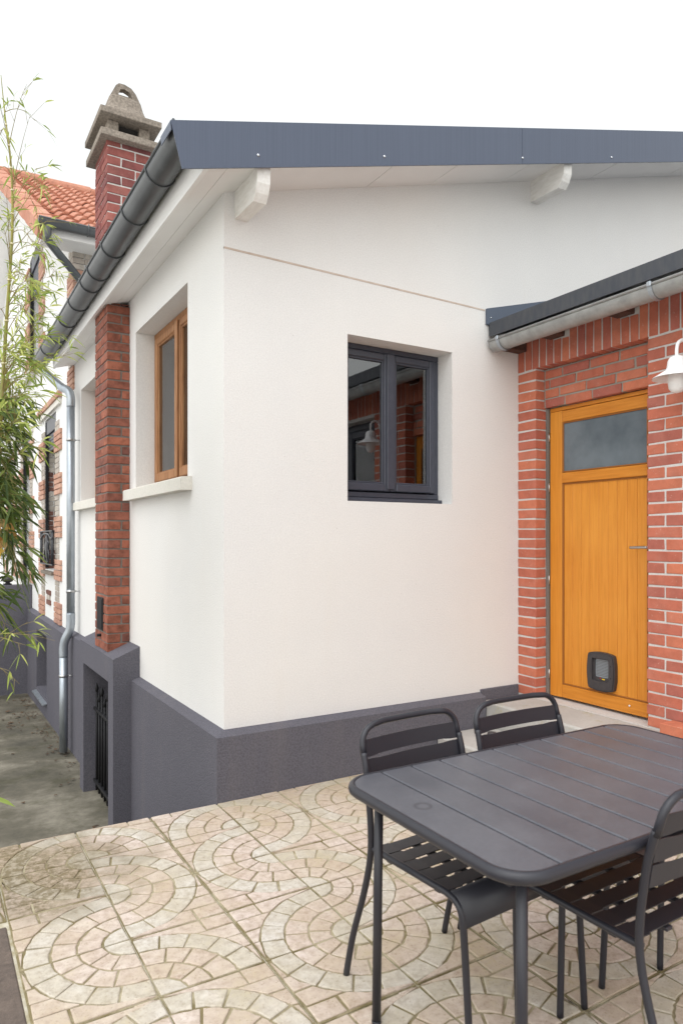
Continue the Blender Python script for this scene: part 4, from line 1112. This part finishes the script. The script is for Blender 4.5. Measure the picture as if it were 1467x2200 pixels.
MB().tube(bez([(-.33, 4.03, ez-.10), (-.33, 4.04, ez-.18), (-.30, 4.08, ez-.24), (.02, 4.30, ez-.47), (.10, 4.36, ez-.55), (.13, 4.36, ez-.9)], 6), .042, 14).build('downpipe', 'gutter_dark', old)

# ------------------------------------------------------------------ garden wall at the end of the passage
gw = MB().box(-4.0, -.002, 7.852, 8.02, -1.05, .775, .012).build('garden_wall', 'dark_render')
tag(gw, 'dark grey rendered garden wall closing the far end of the passage', 'wall')
gl_ = thing('globe_light', 'small black globe light on top of the dark garden wall', 'light', (-.33, 7.94, .775))
MB().lathe([(0, 0), (.06, 0), (.06, .015), (.03, .03), (.03, .04)], (0, 0, 0), 14).build('base', 'black_metal', gl_)
MB().lathe([(.03, .035), (.065, .05), (.085, .085), (.065, .125), (0, .14)], (0, 0, 0), 16).build('globe', 'black_plastic', gl_)

# ------------------------------------------------------------------ fallen leaves in the passage
m = MB()
def fallen(x, y, s):
    z = pass_z(y)+.012; a = random.uniform(0, 6.28)
    P = []
    for i in range(7):
        t = 2*math.pi*i/7; r_ = s*random.uniform(.5, 1); P.append((x+r_*math.cos(t+a), y+.7*r_*math.sin(t+a), z+random.uniform(0, .35*s)))
    m.add(P+[(x, y, z+.25*s)], [(i, (i+1) % 7, 7) for i in range(7)])
for i in range(110): fallen(-.09-abs(random.gauss(0, .09)), random.uniform(3.1, 7.7), random.uniform(.01, .026))
for cx_, cy_ in ((-.22, 5.2), (-.3, 6.3), (-.2, 7.3), (-.16, 4.4), (-.5, 5.9)):
    for i in range(22): fallen(random.gauss(cx_, .05), random.gauss(cy_, .16), random.uniform(.012, .03))
for i in range(26): fallen(random.uniform(-1.2, -.25), random.uniform(.4, 7.6), random.uniform(.012, .03))
for x, y, s in ((-.28, 1.95, .045), (-.30, 1.35, .03), (-.28, 1.1, .035), (-.33, .8, .03), (-.45, 6.6, .05), (-.38, 6.2, .05)): fallen(x, y, s)
tag(m.build('leaf_litter', 'dry_leaf', fix=False), 'dry brown leaves scattered along the foot of the passage wall', 'leaves', kind='stuff')

# ------------------------------------------------------------------ bamboo
def bam(px, py, d):      # a point by its bearing, height and distance from the terrace corner
    lat = (px-733.5)/1501*d
    a = R(30.905); return Vector((cam.location.x+lat*math.cos(a)+d*math.sin(a), cam.location.y-lat*math.sin(a)+d*math.cos(a), 1.45-(py-1160)/1501*d))
bb = thing('bamboo', 'leafy green bamboo leaning in from the left beside the passage', 'bamboo', (-1.2, .35, -.8))
bb.location = (0, 0, 0)
leaves = {'bamboo_leaf': MB(), 'bamboo_leaf_low': MB(), 'maple_leaf': MB()}
twigs = MB()
rnd = random.Random(21)
def leaf(p, d, L, mat, w_=None):
    d = d.normalized(); w_ = w_ or L*.115
    side = d.cross(Vector((rnd.uniform(-1, 1), rnd.uniform(-1, 1), rnd.uniform(.2, 1)))); side = side.normalized() if side.length > 1e-4 else d.orthogonal().normalized()
    nrm = side.cross(d)
    droop = Vector((0, 0, -.22*L))
    c0 = p; c1_ = p+d*L*.3; c2_ = p+d*L*.65+droop*.35; c3_ = p+d*L+droop
    V = [c0, c1_+side*w_/2+nrm*w_*.12, c1_-side*w_/2+nrm*w_*.12, c1_, c2_+side*w_*.42+nrm*w_*.1, c2_-side*w_*.42+nrm*w_*.1, c2_, c3_]
    leaves[mat].add(V, [(0, 3, 1), (0, 2, 3), (1, 3, 6, 4), (3, 2, 5, 6), (4, 6, 7), (6, 5, 7)])
def twig(p0, p1, sag, r0=.0022):
    P = [p0.lerp(p1, t)+Vector((0, 0, -sag*t*t+sag*.35*math.sin(math.pi*t))) for t in [i/5 for i in range(6)]]
    twigs.tube(P, [r0*(1-.75*i/5) for i in range(6)], 5, False); return P
def spray(P, n, Lr, mat, spread=.8):
    for q in range(n):
        t = rnd.uniform(.25, 1.0)*(len(P)-1); i = min(int(t), len(P)-2); p = P[i].lerp(P[i+1], t-i)
        ax = (P[i+1]-P[i]).normalized()
        k_ = rnd.choice((1, 2, 3, 3))
        sub = (ax+Vector((rnd.uniform(-1, 1), rnd.uniform(-1, 1), rnd.uniform(-.6, .7)))*.8).normalized()
        tip = p+sub*rnd.uniform(.03, .11)
        twigs.tube([p, tip], [.0011, .0006], 4, False)
        for _ in range(k_):
            d = (sub+Vector((rnd.uniform(-1, 1), rnd.uniform(-1, 1), rnd.uniform(-.9, .4)))*spread).normalized()
            leaf(tip, d, rnd.uniform(*Lr), mat)
def culm(pts, r0, r1, nm='stem'):
    P = bez(pts, 8); m_ = MB(); n_ = len(P)
    m_.tube(P, [r0+(r1-r0)*i/(n_-1) for i in range(n_)], 10); m_.build(nm, 'bamboo_stem', bb); return P
# visible culm and two hidden ones to the left
A = culm([bam(-60, 2150, 3.4), bam(-25, 1500, 3.42), bam(-4, 1000, 3.45), bam(12, 720, 3.48), bam(26, 500, 3.5), bam(24, 360, 3.5), bam(10, 240, 3.5), bam(2, 160, 3.52)], .0135, .0015)
B = culm([bam(-150, 2200, 3.5), bam(-110, 1500, 3.5), bam(-70, 1000, 3.5), bam(-40, 800, 3.5), bam(-10, 700, 3.45)], .013, .003)
Cc = culm([bam(-170, 2200, 3.0), bam(-130, 1600, 3.0), bam(-90, 1250, 3.0), bam(-60, 1050, 3.0)], .012, .004)
nd = MB()
for i in range(4, len(A)-6, 3): nd.tube([A[i]-Vector((0, 0, .004)), A[i]+Vector((0, 0, .004))], .0150*(1-i/len(A))+.0025, 10)
nd.build('stem_node', 'bamboo_node', bb)
def region_branches(n, src, box_, Lr, mat, leafn, sag=(.02, .12)):
    for _ in range(n):
        x0, x1, y0, y1 = box_
        tx, ty = rnd.uniform(x0, x1), rnd.uniform(y0, y1)
        tip = bam(tx, ty, rnd.uniform(3.15, 3.85))
        cand = [p for p in src if p.z < tip.z+.25]; cand = cand or src
        p0 = min(cand, key=lambda p: abs(p.z-(tip.z-rnd.uniform(.02, .35))))
        P = twig(p0, tip, rnd.uniform(*sag)); spray(P, leafn, Lr, mat)
region_branches(7, A, (-30, 80, 140, 360), (.045, .08), 'bamboo_leaf', 4)
region_branches(8, A, (-20, 110, 300, 480), (.045, .085), 'bamboo_leaf', 5)
region_branches(12, A, (-10, 120, 430, 640), (.045, .085), 'bamboo_leaf', 7)
region_branches(16, A, (-20, 105, 600, 760), (.05, .09), 'bamboo_leaf', 8)
region_branches(3, A, (95, 145, 690, 750), (.05, .09), 'bamboo_leaf', 8)
region_branches(26, A, (-50, 92, 740, 900), (.055, .10), 'bamboo_leaf', 13, (.05, .2))
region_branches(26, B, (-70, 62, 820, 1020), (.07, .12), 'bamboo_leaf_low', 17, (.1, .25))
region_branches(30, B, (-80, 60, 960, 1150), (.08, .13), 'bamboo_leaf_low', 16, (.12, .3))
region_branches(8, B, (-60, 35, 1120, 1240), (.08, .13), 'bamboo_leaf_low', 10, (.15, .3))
for (a, b, n_) in (((-40, 1420), (60, 1322), 3), ((-40, 1365), (118, 1362), 4), ((-30, 1372), (45, 1372), 3), ((-40, 1420), (42, 1455), 3)):
    P = twig(bam(*a, 3.1), bam(*b, 3.1), .03, .0018); spray(P, n_, (.05, .08), 'bamboo_leaf')
leaf(bam(-15, 1716, 2.6), bam(60, 1728, 2.6)-bam(-15, 1716, 2.6), .085, 'bamboo_leaf', .016)
for _ in range(22): leaf(bam(rnd.uniform(-20, 22), rnd.uniform(1110, 1185), rnd.uniform(3.2, 3.4)), Vector((rnd.uniform(-1, 1), rnd.uniform(-1, 1), rnd.uniform(-1, .3))), rnd.uniform(.04, .06), 'maple_leaf', .035)
for q, m_ in leaves.items(): tag(m_.build('leaves', q, bb, fix=False), kind='stuff')
tag(twigs.build('twigs', 'bamboo_twig', bb, fix=False), kind='stuff')
